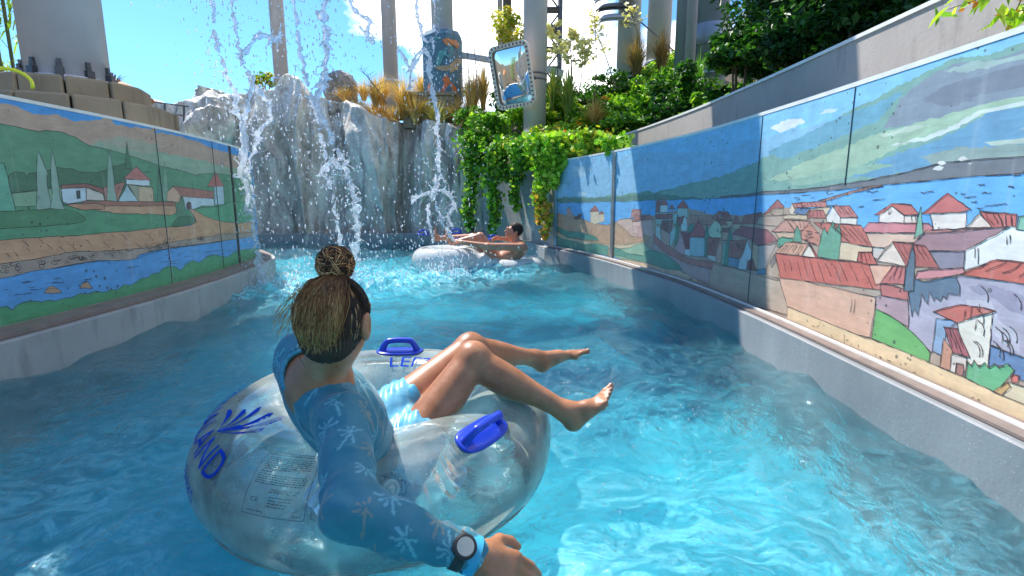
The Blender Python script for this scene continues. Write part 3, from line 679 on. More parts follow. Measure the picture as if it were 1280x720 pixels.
V, Fc = extrude_path(LP, [(.012, ZK+.01), (.012, ZK+.05), (.15, ZK+.04), (.15, ZK+.01)]); mk('drain_strip', V, Fc, M_wood, wl)
mural(LP, -1, LM, LS, '#4f97d4', (LP.S[0]+6.0, LP.S[-1]-4.0), wl, M_paint, M_ink, ZK+.055, ZT-.013)
for px in (204, 272): joint(LP, px, .003, .01, M_jnt, wl, 'joint', .009, ZK+.055)
joint(LP, 293, .05, .01, M_ink, wl, 'joint_cover', .012, ZK+.055)
# ------------------------------------------------------------------ pool floor, ground, hard structures
M_pool = None
def pool_mat():
    t = NT('painted_pool_floor'); n = t.noise(.9, 4); n2 = t.noise(6, 5, .6)
    col = t.mix(t.ramp(n, [(.3, 0), (.7, 1)]), (.012, .48, .67), (.045, .68, .84))
    col = t.mix(t.math('MULTIPLY', n2, .25), col, (.006, .32, .52))
    return t.surf(t.pbr(col, .6))
M_pool = pool_mat()
o = mk('pool_floor', [(-12, -7.2, -.85), (3, -7.2, -.85), (3, 14, -.85), (-12, 14, -.85)], [(0, 1, 2, 3)], M_pool); tag(o, kind='structure')

CH2 = smooth2([(0.72, 8.7), (.42, 9.8), (-.1, 10.9), (-.95, 12.0), (-1.7, 12.7)])
CP = Path2(CH2, 1)
wv = empty('concrete_wall', (.3, 10, 0)); tag(wv, 'bare grey concrete channel wall under the hanging creepers, between painted wall and rocks', 'wall')
V, Fc = extrude_path(CP, [(0, -.9), (0, ZT), (-.25, ZT), (-.25, -.9)]); mk('panel', V, Fc, M_concL, wv)
V, Fc = extrude_path(CP, [(.17, -.9), (.17, ZK), (.16, ZK+.006), (.0, ZK+.006), (.0, -.9)]); mk('kerb', V, Fc, M_conc, wv)

channel = [tuple(p) for p in RW[::2]]+[tuple(p) for p in CH2[1:]]+[(-3, 14.2), (-12, 14.6), (-12, 10.6)]+[tuple(p) for p in LWp[::-2]]
def sm(a, b, x):
    t = min(1, max(0, (x-a)/(b-a))); return t*t*(3-2*t)
def gz(x, y):
    z = 1.48
    z += sm(2.1, 4.5, x)*1.0+sm(9.2, 13.5, y-.25*x)*1.5*sm(-9, -2, x)+sm(.6, 3, x)*sm(7.2, 12, y)*.7
    if y > 12.6 and x < 2: z = max(z, (2.85+.5*sm(-1.5, -4.5, x))*sm(12.4, 13.3, y) if x < 0 else 2.85*sm(12.4, 13.3, y))
    z = max(z, 1.5+1.75*sm(9.0, 12.6, y-.12*x)*sm(-.6, .6, x))
    d = math.hypot(x, y-5)
    return z*(1-sm(40, 120, d))+.6*sm(40, 120, d)
def axis(lo, hi, st, far):
    c = list(np.arange(lo, hi+1e-6, st)); a = []; v = hi; s = st
    while v < far: s *= 1.6; v += s; a.append(v)
    b = []; v = lo; s = st
    while v > -far: s *= 1.6; v -= s; b.append(v)
    return b[::-1]+c+a
gx = axis(-13, 13, .3, 600); gy = axis(-9, 26, .3, 600)
V = []; idx = {}; Fc = []
chs = [(x, y) for x, y in channel]
chw = []
for i, (x, y) in enumerate(chs): chw.append((x+(.02 if x > -1 else -.02), y))
for i, x in enumerate(gx):
    for j, y in enumerate(gy):
        idx[i, j] = len(V); V.append((x, y, gz(x, y)+.05*math.sin(x*2.1+y)*math.sin(y*1.7)*(abs(x) < 14 and abs(y) < 27)))
for i in range(len(gx)-1):
    for j in range(len(gy)-1):
        cs = [(gx[i], gy[j]), (gx[i+1], gy[j]), (gx[i+1], gy[j+1]), (gx[i], gy[j+1]), ((gx[i]+gx[i+1])/2, (gy[j]+gy[j+1])/2)]
        if any(pin(c, chw) for c in cs) and abs(gx[i]) < 14 and gy[j] < 16: continue
        Fc.append((idx[i, j], idx[i+1, j], idx[i+1, j+1], idx[i, j+1]))
t = NT('planting_soil'); c = t.ramp(t.noise(2.5, 7, .65), [(.3, (.05, .035, .022)), (.55, (.11, .085, .05)), (.75, (.09, .12, .03))])
M_soil = t.surf(t.pbr(c, .95, t.bump(t.noise(14, 5), .8, .04)))
o = mk('ground', V, Fc, M_soil, smooth=True); tag(o, kind='structure')
o = MB().box((-.8, -7.1, .1), (5.6, .2, 2.9)).build('end_wall', M_concL); tag(o, 'plain concrete wall closing the channel behind the bather', 'wall')

# upper retaining wall behind the painted wall
UP = Path2(smooth2([(2.35, -6), (2.35, 0), (2.36, 3), (2.33, 5.2), (2.22, 7.0), (1.95, 9.0), (1.5, 10.6)]), 1)
V = []
n = len(UP.P)
top = [2.12+.02*math.sin(i*.5) for i in range(n)]
u = empty('retaining_wall', (2.4, 3, 1.4)); tag(u, 'smooth grey retaining wall rising behind the painted town wall', 'wall')
V, Fc = extrude_path(UP, [(0, 1.2), (0, 2.12), (-.14, 2.12), (-.14, 1.2)]); mk('panel', V, Fc, m_concrete('warm_concrete', (.40, .36, .33), .12), u)
V, Fc = extrude_path(UP, [(.012, 2.12), (.012, 2.145), (-.15, 2.145), (-.15, 2.12)]); mk('coping', V, Fc, M_white, u)

# rock cliff
def rock_mat(name, tint=(1, 1, 1)):
    t = NT(name); big = t.noise(.9, 5, .6); st = t.noise(2.2, 7, .65, t.mapv((1.5, 1.5, .42)), 1.0); fine = t.noise(16, 6, .7)
    c = t.ramp(st, [(.30, (.05, .045, .04)), (.40, (.30, .29, .28)), (.56, (.52, .52, .50)), (.78, (.70, .70, .68))])
    c = t.mix(t.ramp(big, [(.5, 0), (.72, .5)]), c, (.28, .20, .16))
    c = t.mix(1.0, c, t.ramp(fine, [(.3, .72), (.7, 1.15)]), 'MULTIPLY'); c = t.mix(1.0, c, tint, 'MULTIPLY')
    return t.surf(t.pbr(c, .42, t.bump(t.math('ADD', t.noise(5, 7, .65), t.math('MULTIPLY', fine, .3)), .7, .06)))
M_rock = rock_mat('cast_rock', (1.5, 1.38, 1.25))
tops = [(200, 120), (237, 135), (262, 118), (290, 112), (310, 118), (345, 112), (362, 112), (378, 98), (395, 103), (405, 122), (440, 122), (462, 132), (478, 148), (500, 152), (535, 150), (560, 150), (582, 160), (600, 175), (640, 190)]
RK = smooth2([(-.5, 11.9), (-1.2, 12.35), (-2.2, 12.5), (-3.4, 12.3), (-4.6, 12.5), (-6, 12.35), (-7.4, 12.6), (-9.5, 12.6), (-12, 12.4)], 40)
nu = len(RK); nv = 90
Pn = []
def rtop(x, y):
    px = 640+640*x/(y*.985+.34); py = float(np.interp(px, [a for a, b in tops], [b for a, b in tops]))
    return at(px, py, y).z
d = np.gradient(RK, axis=0); d /= np.hypot(d[:, 0], d[:, 1])[:, None]; NR = np.c_[-d[:, 1], d[:, 0]]
base = np.array([(RK[i, 0], RK[i, 1], 0) for i in range(nu)])
tz = np.array([rtop(*p) for p in RK])
U_, V_ = np.meshgrid(np.arange(nu), np.arange(nv), indexing='ij')
fr = np.minimum(V_/(nv*.72), 1.0); back = np.maximum(V_/(nv*.72)-1, 0)/.39
arc = np.cumsum(np.r_[0, np.hypot(*np.diff(RK, axis=0).T)])[U_]
zz = -.9+(tz[U_]+.9)*fr
q = np.c_[arc.ravel(), zz.ravel()*.18, np.zeros(arc.size)]
wq = q.copy(); wq[:, 0] += .35*vnoise(np.c_[arc.ravel(), zz.ravel()*.8, q[:, 2]], 3, 2)
f1 = vnoise(wq*np.array([1.3, 1, 1]), 11, 3); f2 = 1-np.abs(vnoise(wq*np.array([2.6, 1.5, 1]), 5, 3))*2
f3 = vnoise(np.c_[arc.ravel(), zz.ravel(), 0*q[:, 0]], 9, 5, 2.2)
disp = (.58*f1+.36*np.sign(f2)*np.abs(f2)**1.2+.05*f3).reshape(arc.shape)
rim = np.sin(np.clip((fr-.8)/.2, 0, 1)*math.pi/2)**2
dist = disp+.18*(1-fr)-.28*rim
nx = NR[:, 0][U_]; ny = NR[:, 1][U_]
sgn = -1 if (NR[nu//2, 1] > 0) else 1
X_ = RK[:, 0][U_]+nx*sgn*dist-nx*sgn*back*1.6; Y_ = RK[:, 1][U_]+ny*sgn*dist-ny*sgn*back*1.6
Z_ = zz-.10*rim*0+.14*vnoise(np.c_[arc.ravel()*2.0, back.ravel()*2, 0*q[:, 0]], 21, 3).reshape(arc.shape)*rim*1.9-.5*back**2
V = np.c_[X_.ravel(), Y_.ravel(), Z_.ravel()]
I = (U_*nv+V_)[:-1, :-1].ravel(); Fq = np.c_[I, I+nv, I+nv+1, I+1]
o = mk('rock_wall', V, Fq, M_rock, smooth=True); tag(o, 'tall folded grey artificial cliff at the end of the channel', 'rock')
V, Fc = extrude_path(Path2(RK[::8], 1), [(.62, -.9), (.62, .24), (.5, .25), (.3, .25), (.3, -.9)])
o = mk('stone_kerb', V, Fc, M_conc); tag(o, 'low grey concrete kerb along the foot of the cliff', 'kerb')

def boulder(name, c, r, seed, label, rz=0, mat=None, parent=None):
    s = SDF(np.array(c)-np.array(r)*1.5, np.array(c)+np.array(r)*1.5, max(r)/22)
    s.ell(c, r, Matrix.Rotation(rz, 3, 'Z') @ Matrix.Rotation(.2*seed, 3, 'Y'), 0)
    V, Q = s.mesh(); q = (V-np.array(c))/max(r); rad = q/np.linalg.norm(q, axis=1)[:, None]
    V = V+rad*(vnoise(q, seed, 4, 1.6)*.42+(.5-np.abs(vnoise(q, seed+5, 3, 2.6)))*.22)[:, None]*max(r)*.8
    o = mk(name, V, Q, mat or M_rock, smooth=True); return tag(o, label, 'rock')
p = at(268, 150, 9.6); boulder('boulder', (p.x, p.y, p.z-.05), (.37, .42, .62), 4, 'big rounded grey boulder left of the falling water, above the shaded painted wall', .3)
p = at(428, 112, 14.2); boulder('boulder', (p.x, p.y, p.z-.1), (.50, .5, .34), 7, 'dark pointed boulder behind the cliff top, beside the golden grass', 0, rock_mat('dark_rock', (.45, .42, .38)))
p = at(272, 172, 10.6); boulder('boulder', (p.x-.6, p.y+.6, p.z-.3), (.5, .5, .4), 9, 'small pinkish boulder half hidden at the railing end')

# ------------------------------------------------------------------ steel columns and slide supports
M_col = m_plain('column_paint', (.56, .555, .59), .45, .08, 3, .05, .1)
M_colb = m_plain('blue_column_paint', (.30, .34, .42), .38, .1, 2, .05, .2)
M_cold = m_plain('dark_steel', (.14, .13, .14), .5, .15, 4, .1, .3)
M_bolt = m_plain('bolt_steel', (.10, .10, .11), .4, .1, 10, .1, .7)
def column(px, Y, wpx, pyb, label, mat, H=14, group=None, flange=True, n=32):
    b = at(px, pyb, Y); r = wpx/2/F*(Y*.985+(HC-b.z)*-.172+0); r = wpx/2*(Y*1.0)/F
    e = empty('steel_column', (b.x, Y, b.z)); tag(e, label, 'column', group)
    MB().lathe([(r, -1.2), (r, H)], (b.x, Y, b.z), n).build('shaft', mat, e, True).data
    sh = e.children[0] if e.children else None
    m = MB(); m.lathe([(r*1.14, -.02), (r*1.14, .03), (r*1.12, .04), (r*1.02, .04)], (b.x, Y, b.z), n); m.build('base_flange', mat, e)
    for ring in (3.1, 6.2, 9.3): MB().lathe([(r*1.02, ring), (r*1.06, ring+.01), (r*1.06, ring+.07), (r*1.02, ring+.08)], (b.x, Y, b.z), n).build('weld_ring', mat, e)
    return e, b, r
G = 'steel columns behind the cliff'
column(352, 17, 16, 100, 'slim grey steel column left behind the cliff top, between falling water jets', M_col)
column(489, 17, 17, 102, 'slim grey steel column rising from the golden grass right of the dark boulder', M_col)
column(784, 13.5, 26, 100, 'thick grey column with curved ribs fixed to its left side', M_col)
column(822, 14.5, 27, 80, 'grey column right of the ribbed one, partly hidden by dry grass', M_col)
column(634, 15.5, 10, 60, 'thin grey post behind the creamy flower spikes left of the mirror', M_cold)
column(625, 16.5, 6, 60, 'thinnest grey post at the far left of the slide frame', M_col)
column(849, 11.6, 13, 90, 'narrow blue-grey column left of the big glossy blue ones', M_colb)
column(861, 11.0, 12, 92, 'pale narrow column in front of the glossy blue column', m_plain('pale_column_paint', (.45, .43, .5), .4, .06, 2, .05))
e, b, r = column(884, 11.6, 40, 95, 'widest glossy blue-grey column half covered by the dark tree', M_colb)
MB().lathe([(r*1.0, .55), (r*1.12, .58), (r*1.14, .95), (r*1.0, 1.0)], tuple(b), 32).build('collar', M_colb, e, True)

# lattice tower behind the mirror column
e = empty('lattice_tower', (0.9, 15, 2)); tag(e, 'dark lattice tower with cross braces right behind the mirror column', 'tower')
c0 = at(690, 100, 15); wx = .20
for sx in (-1, 1):
    for sy in (-1, 1): MB().box((c0.x+sx*wx, 15+sy*wx, c0.z+6), (.09, .09, 13)).build('leg', M_cold, e)
for k in range(22):
    z = c0.z-.3+k*.5
    m = MB(); sg = 1 if k % 2 else -1
    m.tube([(c0.x-wx*sg, 15-wx, z), (c0.x+wx*sg, 15-wx, z+.5)], .025, 6); m.tube([(c0.x-wx, 15-wx, z), (c0.x+wx, 15-wx, z)], .03, 6)
    m.box((c0.x, 15, z+.1), (2*wx, 2*wx, .04 if k % 3 else .16)); m.build('brace', M_cold, e)
# curved ribbed flume underside fixed to the thick column
e = empty('slide_bracket', (2.6, 13.4, 5)); tag(e, 'stack of curved dark ribs under the slide, left of the thick grey column', 'bracket')
p0 = at(757, 12, 13.3)
for k in range(5):
    z = p0.z+.62-.23*k; Rr = .62-.05*k; m = MB(); A1 = []; B1 = []
    for i in range(17):
        a = math.pi*(.95+.9*i/16)
        A1.append((p0.x+.25+Rr*math.cos(a)*1.0, 13.3+Rr*.6*math.sin(a), z)); B1.append((p0.x+.25+Rr*.7*math.cos(a), 13.3+Rr*.35*math.sin(a), z+.14))
    m.quadstrip(A1, B1); m.quadstrip([(x, y, zq+.0) for x, y, zq in B1], [(x, y, zq+.03) for x, y, zq in A1])
    ob = m.build('rib', M_cold if k % 2 else M_col, e); sd_ = ob.modifiers.new('thick', 'SOLIDIFY'); sd_.thickness = .03
for k in range(3):
    m = MB(); z = p0.z+2.0+k*.9; m.tube([(p0.x-.3, 13.3, z), (p0.x+.9, 13.3, z+.1)], .14, 12); m.build('pipe', M_col, e)
# horizontal rails
for (x0, y0, x1, y1, Y, lab) in [(572, 68, 618, 76, 13.6, 'weathered grey beam from the painted column to the mirror'), (681, 86, 704, 92, 12.5, 'short grey beam at the foot of the lattice tower'), (790, 18, 845, 66, 14, 'thin diagonal rod between the grey columns')]:
    a, c = at(x0, y0, Y), at(x1, y1, Y); d_ = (c-a); m = MB(); h = .09 if x0 < 700 else .02
    m.box(tuple((a+c)/2), (d_.length, h*.7, h*1.6), M=d_.to_track_quat('X', 'Z').to_matrix())
    tag(m.build('beam', M_col if x0 < 700 else M_cold), lab, 'beam')

# column with sea-creature painting on an octagonal base
e, b, r = column(553, 13.6, 25, 42, 'grey column standing on the octagonal base painted with sea creatures', M_col)
bz = at(553, 124, 13.6).z; hh = b.z-bz; rb = 24*13.6/F
e = empty('painted_pedestal', (b.x, 13.6, bz)); tag(e, 'octagonal slate blue pedestal painted with orange fish and teal serpents', 'pedestal')
M_ped = m_attr('pedestal_paint', .6, .1, True)
MB().lathe([(rb*1.0, 0), (rb, hh*.92), (rb*.85, hh)], (b.x, 13.6, bz), 8, hexl('#557a8c'), math.pi/8).build('body', M_ped, e, usecol=True)
def onped(pts, hx, name='painted_figure'):
    """figure painted on the two faces that look at the pool"""
    V = []
    for px, py in pts:
        x = (px-553)*13.6/F; zq = at(px, py, 13.1).z
        ap = rb*math.cos(math.pi/8); hw = rb*math.sin(math.pi/8)
        if x <= hw: yq = 13.6-ap-.02
        else: yq = 13.6-ap-.02+(x-hw)*1.0
        if x < -hw: yq = 13.6-ap-.006+(-x-hw)
        V.append((b.x+x, yq, zq))
    n = len(V); c_ = np.mean(V, axis=0); V.append((c_[0], min(v[1] for v in V)-.002, c_[2])); return V, [(i, (i+1) % n, n) for i in range(n)], hx
H_ = lambda pts: z3(515, 20, 5.14, pts)
m = MB()
figs = [([(210,150),(235,138),(260,145),(285,140),(303,170),(290,192),(262,178),(240,190),(222,178)], '#e08a50'),
        ([(165,290),(190,220),(230,215),(255,175),(268,180),(266,235),(240,262),(210,245),(200,300),(175,330)], '#5fa0a0'),
        ([(160,325),(210,320),(250,335),(270,300),(285,260),(310,255),(312,275),(290,330),(255,360),(210,350),(180,345)], '#b59a78'),
        ([(190,500),(205,450),(215,430),(205,405),(225,375),(240,390),(250,420),(280,445),(290,500)], '#e07840'),
        ([(160,130),(200,140),(195,150),(165,150)], '#5fa0a0'), ([(210,495),(240,485),(260,512),(225,515)], '#303a48'), ([(110,440),(128,420),(135,490),(115,500)], '#d07050')]
for i, (pts, hx) in enumerate(figs):
    V, Fc, _ = onped([p_ for p_ in H_(pts)], hx); V = [(x, y-.0006*i, z) for x, y, z in V]; m.add(V, Fc, hexl(hx))
m.build('painted_figures', M_ped, e, usecol=True)
M_plinth = m_concrete('sand_stone', (.30, .24, .16), .25, (.10, .08, .05))
m = MB(); q_ = at(540, 131, 13.4); m.box((q_.x, 13.5, q_.z-.25), (1.25, 1.3, .75)); m.box((q_.x, 13.5, q_.z+.16), (1.35, 1.4, .08))
for k in range(5):
    a = [(q_.x-.5+k*.24+.07*math.cos(t_)*(1-t_/9), 12.83, q_.z-.05+.07*math.sin(t_)*(1-t_/9)) for t_ in np.linspace(0, 6.5, 14)]; m.tube(a, .012, 5)
tag(bevel(m.build('stone_plinth', M_plinth)), 'brown carved stone plinth with a scroll frieze below the painted pedestal', 'plinth')

# mirror column with convex mirror
e, b, r = column(668, 10.7, 27, 168, 'smooth grey column carrying the rectangular traffic mirror', M_col)
for k in (0, 1): MB().lathe([(r*1.02, 0), (r*1.06, 0), (r*1.06, .03), (r*1.02, .03)], (b.x, b.y, at(668, 95+7*k, 10.7).z), 24).build('clamp', M_bolt, e)
C4 = [at(614, 63, 10.55), at(663, 48, 10.15), at(669, 131, 10.1), at(620, 137, 10.5)]
mc = sum(C4, Vector())/4; ux = ((C4[1]-C4[0])+(C4[2]-C4[3])).normalized(); vz = ((C4[1]-C4[2])+(C4[0]-C4[3])); vz = (vz-ux*vz.dot(ux)).normalized(); nn = ux.cross(vz).normalized()
if nn.y > 0: nn = -nn
tl_ = R(13); nn, vz = (nn*math.cos(tl_)-vz*math.sin(tl_)), (vz*math.cos(tl_)+nn*math.sin(tl_))
mw = ((C4[1]-C4[0]).length+(C4[2]-C4[3]).length)/4; mh = ((C4[1]-C4[2]).length+(C4[0]-C4[3]).length)/4
e = empty('traffic_mirror', tuple(mc)); tag(e, 'rounded rectangular convex mirror in a white frame with dark red dashes', 'mirror')
def rr(u, v, rad, n=6):
    out = []
    for sx, sy, a0 in ((1, 1, 0), (-1, 1, 90), (-1, -1, 180), (1, -1, 270)):
        for k in range(n+1):
            a = R(a0+90*k/n); out.append((sx*(u-rad)+rad*math.cos(a), sy*(v-rad)+rad*math.sin(a)))
    return out
def loc3(u, v, w_): return tuple(mc+ux*u+vz*v+nn*w_)
t = NT('mirror_glass'); M_mir = t.surf(t.n('ShaderNodeBsdfGlossy', i_Color=(.9, .92, .93, 1), i_Roughness=.01))
fw = .075
V = []; Fc = []; rings = 14
for k in range(rings+1):
    s_ = 1-k/rings
    for (u, v) in rr((mw-fw)*max(s_, .001), (mh-fw)*max(s_, .001), .09*s_+1e-4): V.append(loc3(u, v, .02+.10*(1-((u/mw)**2+(v/mh)**2)*.6)-.04))
n = len(rr(1, 1, .1)); 
for k in range(rings):
    for i in range(n): Fc.append((k*n+i, k*n+(i+1) % n, (k+1)*n+(i+1) % n, (k+1)*n+i))
mk('mirror_surface', V, Fc, M_mir, e, True)
o_, i_ = rr(mw, mh, .13), rr(mw-fw, mh-fw, .09); V = [loc3(u, v, z_) for z_ in (.0, .05) for u, v in o_]+[loc3(u, v, z_) for z_ in (.055, .02) for u, v in i_]; Fc = []
for a_ in (0, 1, 2): Fc += [(a_*n+i, a_*n+(i+1) % n, (a_+1)*n+(i+1) % n, (a_+1)*n+i) for i in range(n)]
Fc += [tuple(range(n))]
mk('frame', V, Fc, m_plain('mirror_frame', (.85, .68, .58), .5, .1), e)
mid = rr(mw-fw*.5, mh-fw*.5, .11); cum = [0]
for i in range(n): cum.append(cum[-1]+math.dist(mid[i], mid[(i+1) % n]))
m = MB(); T_ = cum[-1]; N_ = 46; wd = fw*.26
for k in range(N_):
    s0 = T_*k/N_; pts_ = []
    for ss in (s0, s0+T_/N_*.36):
        i = max(j for j in range(n) if cum[j] <= ss % T_); f_ = (ss % T_-cum[i])/max(cum[i+1]-cum[i], 1e-9); a_, b_ = mid[i], mid[(i+1) % n]
        x_, y_ = a_[0]+(b_[0]-a_[0])*f_, a_[1]+(b_[1]-a_[1])*f_; tx, ty = b_[0]-a_[0], b_[1]-a_[1]; L = math.hypot(tx, ty) or 1; pts_ += [(x_-ty/L*wd, y_+tx/L*wd), (x_+ty/L*wd, y_-tx/L*wd)]
    m.add([loc3(u, v, .0565) for u, v in pts_], [(0, 1, 3, 2)])
m.build('dash_border', m_plain('dark_red', (.22, .03, .04), .5, .1), e)
m = MB(); m.tube([tuple(mc), tuple(Vector((b.x, b.y-r, mc.z)))], .03, 8); m.build('bracket', M_bolt, e)

# big column standing on stone blocks behind the shaded wall
e, b, r = column(88, 4.75, 80, 108, 'massive dark grey column on stone blocks at the far left', M_col, 12)
for k in range(10):
    a = 2*math.pi*k/10+.2; x, y = b.x+r*1.06*math.cos(a), b.y+r*1.06*math.sin(a)
    m = MB(); m.box((x, y, b.z+.05), (.055, .055, .09), a); m.lathe([(.02, .09), (.02, .13)], (x, y, b.z), 8); m.box((x-.03*math.cos(a), y-.03*math.sin(a), b.z+.14), (.07, .03, .05), a); m.build('bolt', M_bolt, e)
M_stone = m_concrete('plinth_stone', (.34, .26, .17), .3, (.09, .07, .05))
e = empty('stone_plinth', (b.x, b.y, 1.4)); tag(e, 'round plinth of weathered sandstone blocks under the massive column', 'plinth')
for tier, (rad, z0, z1, nb) in enumerate([(r*2.6, 1.3, b.z-.17, 14), (r*1.95, b.z-.17, b.z-.005, 12)]):
    for k in range(nb):
        a0, a1 = 2*math.pi*(k+.02)/nb+.1*tier, 2*math.pi*(k+.98)/nb+.1*tier; rj = rad*random.uniform(.97, 1.03); zj = z1-random.uniform(0, .02)*(tier == 0)
        V = [(b.x+q_*math.cos(a_), b.y+q_*math.sin(a_), z_) for z_ in (z0, zj) for q_ in (rad*.3, rj) for a_ in (a0, a1)]
        ob = mk('block', V, [(0, 1, 3, 2), (4, 6, 7, 5), (2, 3, 7, 6), (0, 4, 5, 1), (0, 2, 6, 4), (1, 5, 7, 3)], M_stone, e); bevel(ob, .02)
# railing, thatched parasol, yellow hoop
e = empty('wire_railing', (-5.5, 9.5, 2)); tag(e, 'thin wire railing on slim posts left of the big boulder', 'railing')
for px in (185, 206, 230, 250): a = at(px, 160, 9.4); c = at(px, 126+(px-180)*.13, 9.4); MB().tube([a, c], .018, 8).build('post', M_cold, e)
for dy in (0, 12): MB().tube([at(150, 122+dy, 9.4), at(256, 136+dy, 9.4)], .012, 6).build('rail', M_cold, e)
e = empty('parasol', tuple(at(150, 118, 8))); tag(e, 'small orange-brown parasol roof poking out behind the stone base', 'parasol')
c = at(142, 113, 8); MB().lathe([(.50, -.12), (.49, -.09), (.3, .05), (.02, .18)], tuple(c), 20).build('canopy', m_plain('brown_canopy', (.45, .20, .08), .7, .2, 6), e, True)
MB().tube([(c.x, 8, 1.2), (c.x, 8, c.z)], .03, 8).build('pole', M_cold, e)
c = at(10, 108, 3.35); m = MB(); m.tube([(c.x+.11*math.cos(a_), c.y+.05*math.cos(a_), c.z+.02+.085*math.sin(a_)) for a_ in np.linspace(-.3, math.pi+.3, 18)], .011, 8)
tag(m.build('yellow_hoop', m_plain('yellow_plastic', (.75, .72, .03), .35, .05), None, True), 'bright yellow tube hoop on the wall at the far left edge', 'hoop')

# added flume, out of view overhead, placed to shade the wall and water
FL = catmull([(-5.6, 4.6, 6.6), (-4.6, 7.0, 6.5), (-3.0, 8.3, 6.4), (-1.2, 8.2, 6.3), (.6, 7.2, 6.25), (2.6, 5.9, 6.2), (5.6, 4.0, 6.1)], 8)
A1 = []; m = MB(); prev = []
FL = [p+Vector((0, -.2, 0)) for p in FL]
for i, p in enumerate(FL):
    t_ = (FL[min(i+1, len(FL)-1)]-FL[max(i-1, 0)]).normalized(); s_ = Vector((t_.y, -t_.x, 0)).normalized()
    prev.append([tuple(p+s_*.98*math.cos(a_)+Vector((0, 0, .62*math.sin(a_)))) for a_ in np.linspace(-math.pi, 0, 13)])
V = [v for row in prev for v in row]; Fc = [(i*13+k, i*13+k+1, (i+1)*13+k+1, (i+1)*13+k) for i in range(len(prev)-1) for k in range(12)]
e = empty('shade_flume', (-1, 8, 6)); tag(e, 'unseen blue slide trough added above the channel to cast shade', 'slide')
ob = mk('trough', V, Fc, m_plain('flume_blue', (.08, .25, .5), .3, .05), e, True); md = ob.modifiers.new('t', 'SOLIDIFY'); md.thickness = .03
MB().tube([(b.x, b.y, b.z+3.6), (-4.7, 6.6, 5.9)], .12, 10).build('arm', M_col, e)
MB().tube([(5.4, 4.1, 1), (5.4, 4.1, 5.6)], .22, 16).build('post', M_col, e)
# ------------------------------------------------------------------ water
STREAMS = [  # pixel path, depth, relative thickness
 ([(262, -60), (266, 20), (276, 70), (290, 112), (300, 150), (306, 210), (314, 265), (322, 320), (330, 352)], 6.0, 1.0),
 ([(286, -60), (292, 20), (303, 75), (318, 108), (330, 120), (338, 145), (322, 170), (312, 215), (318, 260)], 6.1, .8),
 ([(366, -60), (370, 20), (378, 75), (388, 118), (398, 150), (406, 190), (414, 240), (424, 290), (428, 345)], 6.4, 1.0),
 ([(402, -60), (404, 20), (409, 60), (404, 100), (396, 130), (412, 165), (430, 200), (441, 240), (447, 285), (441, 325), (440, 350)], 6.2, 1.25),
 ([(517, -60), (521, 15), (529, 45), (535, 75), (541, 110), (546, 160), (547, 205), (543, 245), (552, 275), (566, 300)], 7.0, .9),
 ([(541, -60), (542, 15), (541, 60), (536, 90), (545, 130), (550, 200), (545, 240), (535, 262), (541, 300), (553, 335)], 7.1, .7),
]
LAND = []
for pts, Y, th in STREAMS:
    x = at(pts[-1][0], pts[-1][1], Y).x; LAND.append((x, Y, th))
def make_water():
    xs = np.arange(-9.5, 2.35, .03); ys = [-6.9]
    while ys[-1] < 13.4: y = ys[-1]; ys.append(y+(.024 if .3 < y < 3 else .032 if 3 <= y < 6 else .05 if y >= 6 else .12))
    ys = np.array(ys); Xg, Yg = np.meshgrid(xs, ys, indexing='ij'); X, Y = Xg.ravel(), Yg.ravel()
    r2 = np.random.default_rng(3); Z = np.zeros(len(X))
    wx = X+.18*vnoise(np.c_[X*.8, Y*.8, X*0], 1, 2); wy = Y+.18*vnoise(np.c_[X*.8, Y*.8, X*0+4], 2, 2)
    for i in range(64):
        lam = .10*(1.6/.10)**r2.random(); th = r2.uniform(0, 2*math.pi) if i % 3 else r2.normal(-.6, .5); k = 2*math.pi/lam
        Z += .0105*lam**.92*np.sin(k*(wx*math.cos(th)+wy*math.sin(th))+r2.uniform(0, 7))
    am = .75+.6*vnoise(np.c_[X*.45, Y*.45, X*0], 8, 2)
    q = np.c_[X*5.5, Y*4.2, X*0]; rid = 1-np.abs(vnoise(q+1.2*vnoise(q*.5, 4, 2)[:, None], 6, 3))*2
    Z = Z*am+.016*rid*am
    ag = np.zeros(len(X))
    for x, y, th in LAND:
        d = np.hypot(X-x, (Y-y)); ag += th*np.exp(-(d/.8)**2); Z += .02*th*np.exp(-(d/1.3)**2)*np.sin(d*26+x)
    Z += .022*np.clip(ag, 0, 1.5)*vnoise(np.c_[X*9, Y*9, X*0], 9, 3)
    # churned bands: downstream of the bather, along the far cliff
    ag += .55*np.exp(-(((X-.3)/1.3)**2+((Y-1.25)/.55)**2))+.35*np.exp(-((Y-11.4)/.7)**2)+.45*np.exp(-(((X+1.2)/1.6)**2+((Y-6.2)/1.5)**2))+.5*np.exp(-(((X+1.55)/.5)**2+((Y-1.6)/.6)**2))
    ag += .4*np.exp(-(((X+.5)/1.5)**2+((Y-7.35)/.35)**2))
    I = (np.arange(len(xs)-1)[:, None]*len(ys)+np.arange(len(ys)-1)[None, :]).ravel()
    Q = np.c_[I, I+len(ys), I+len(ys)+1, I+1]
    C = np.zeros((len(X), 3)); C[:, 0] = np.clip(ag, 0, 1.6)/1.6
    return np.c_[X, Y, Z], Q, C
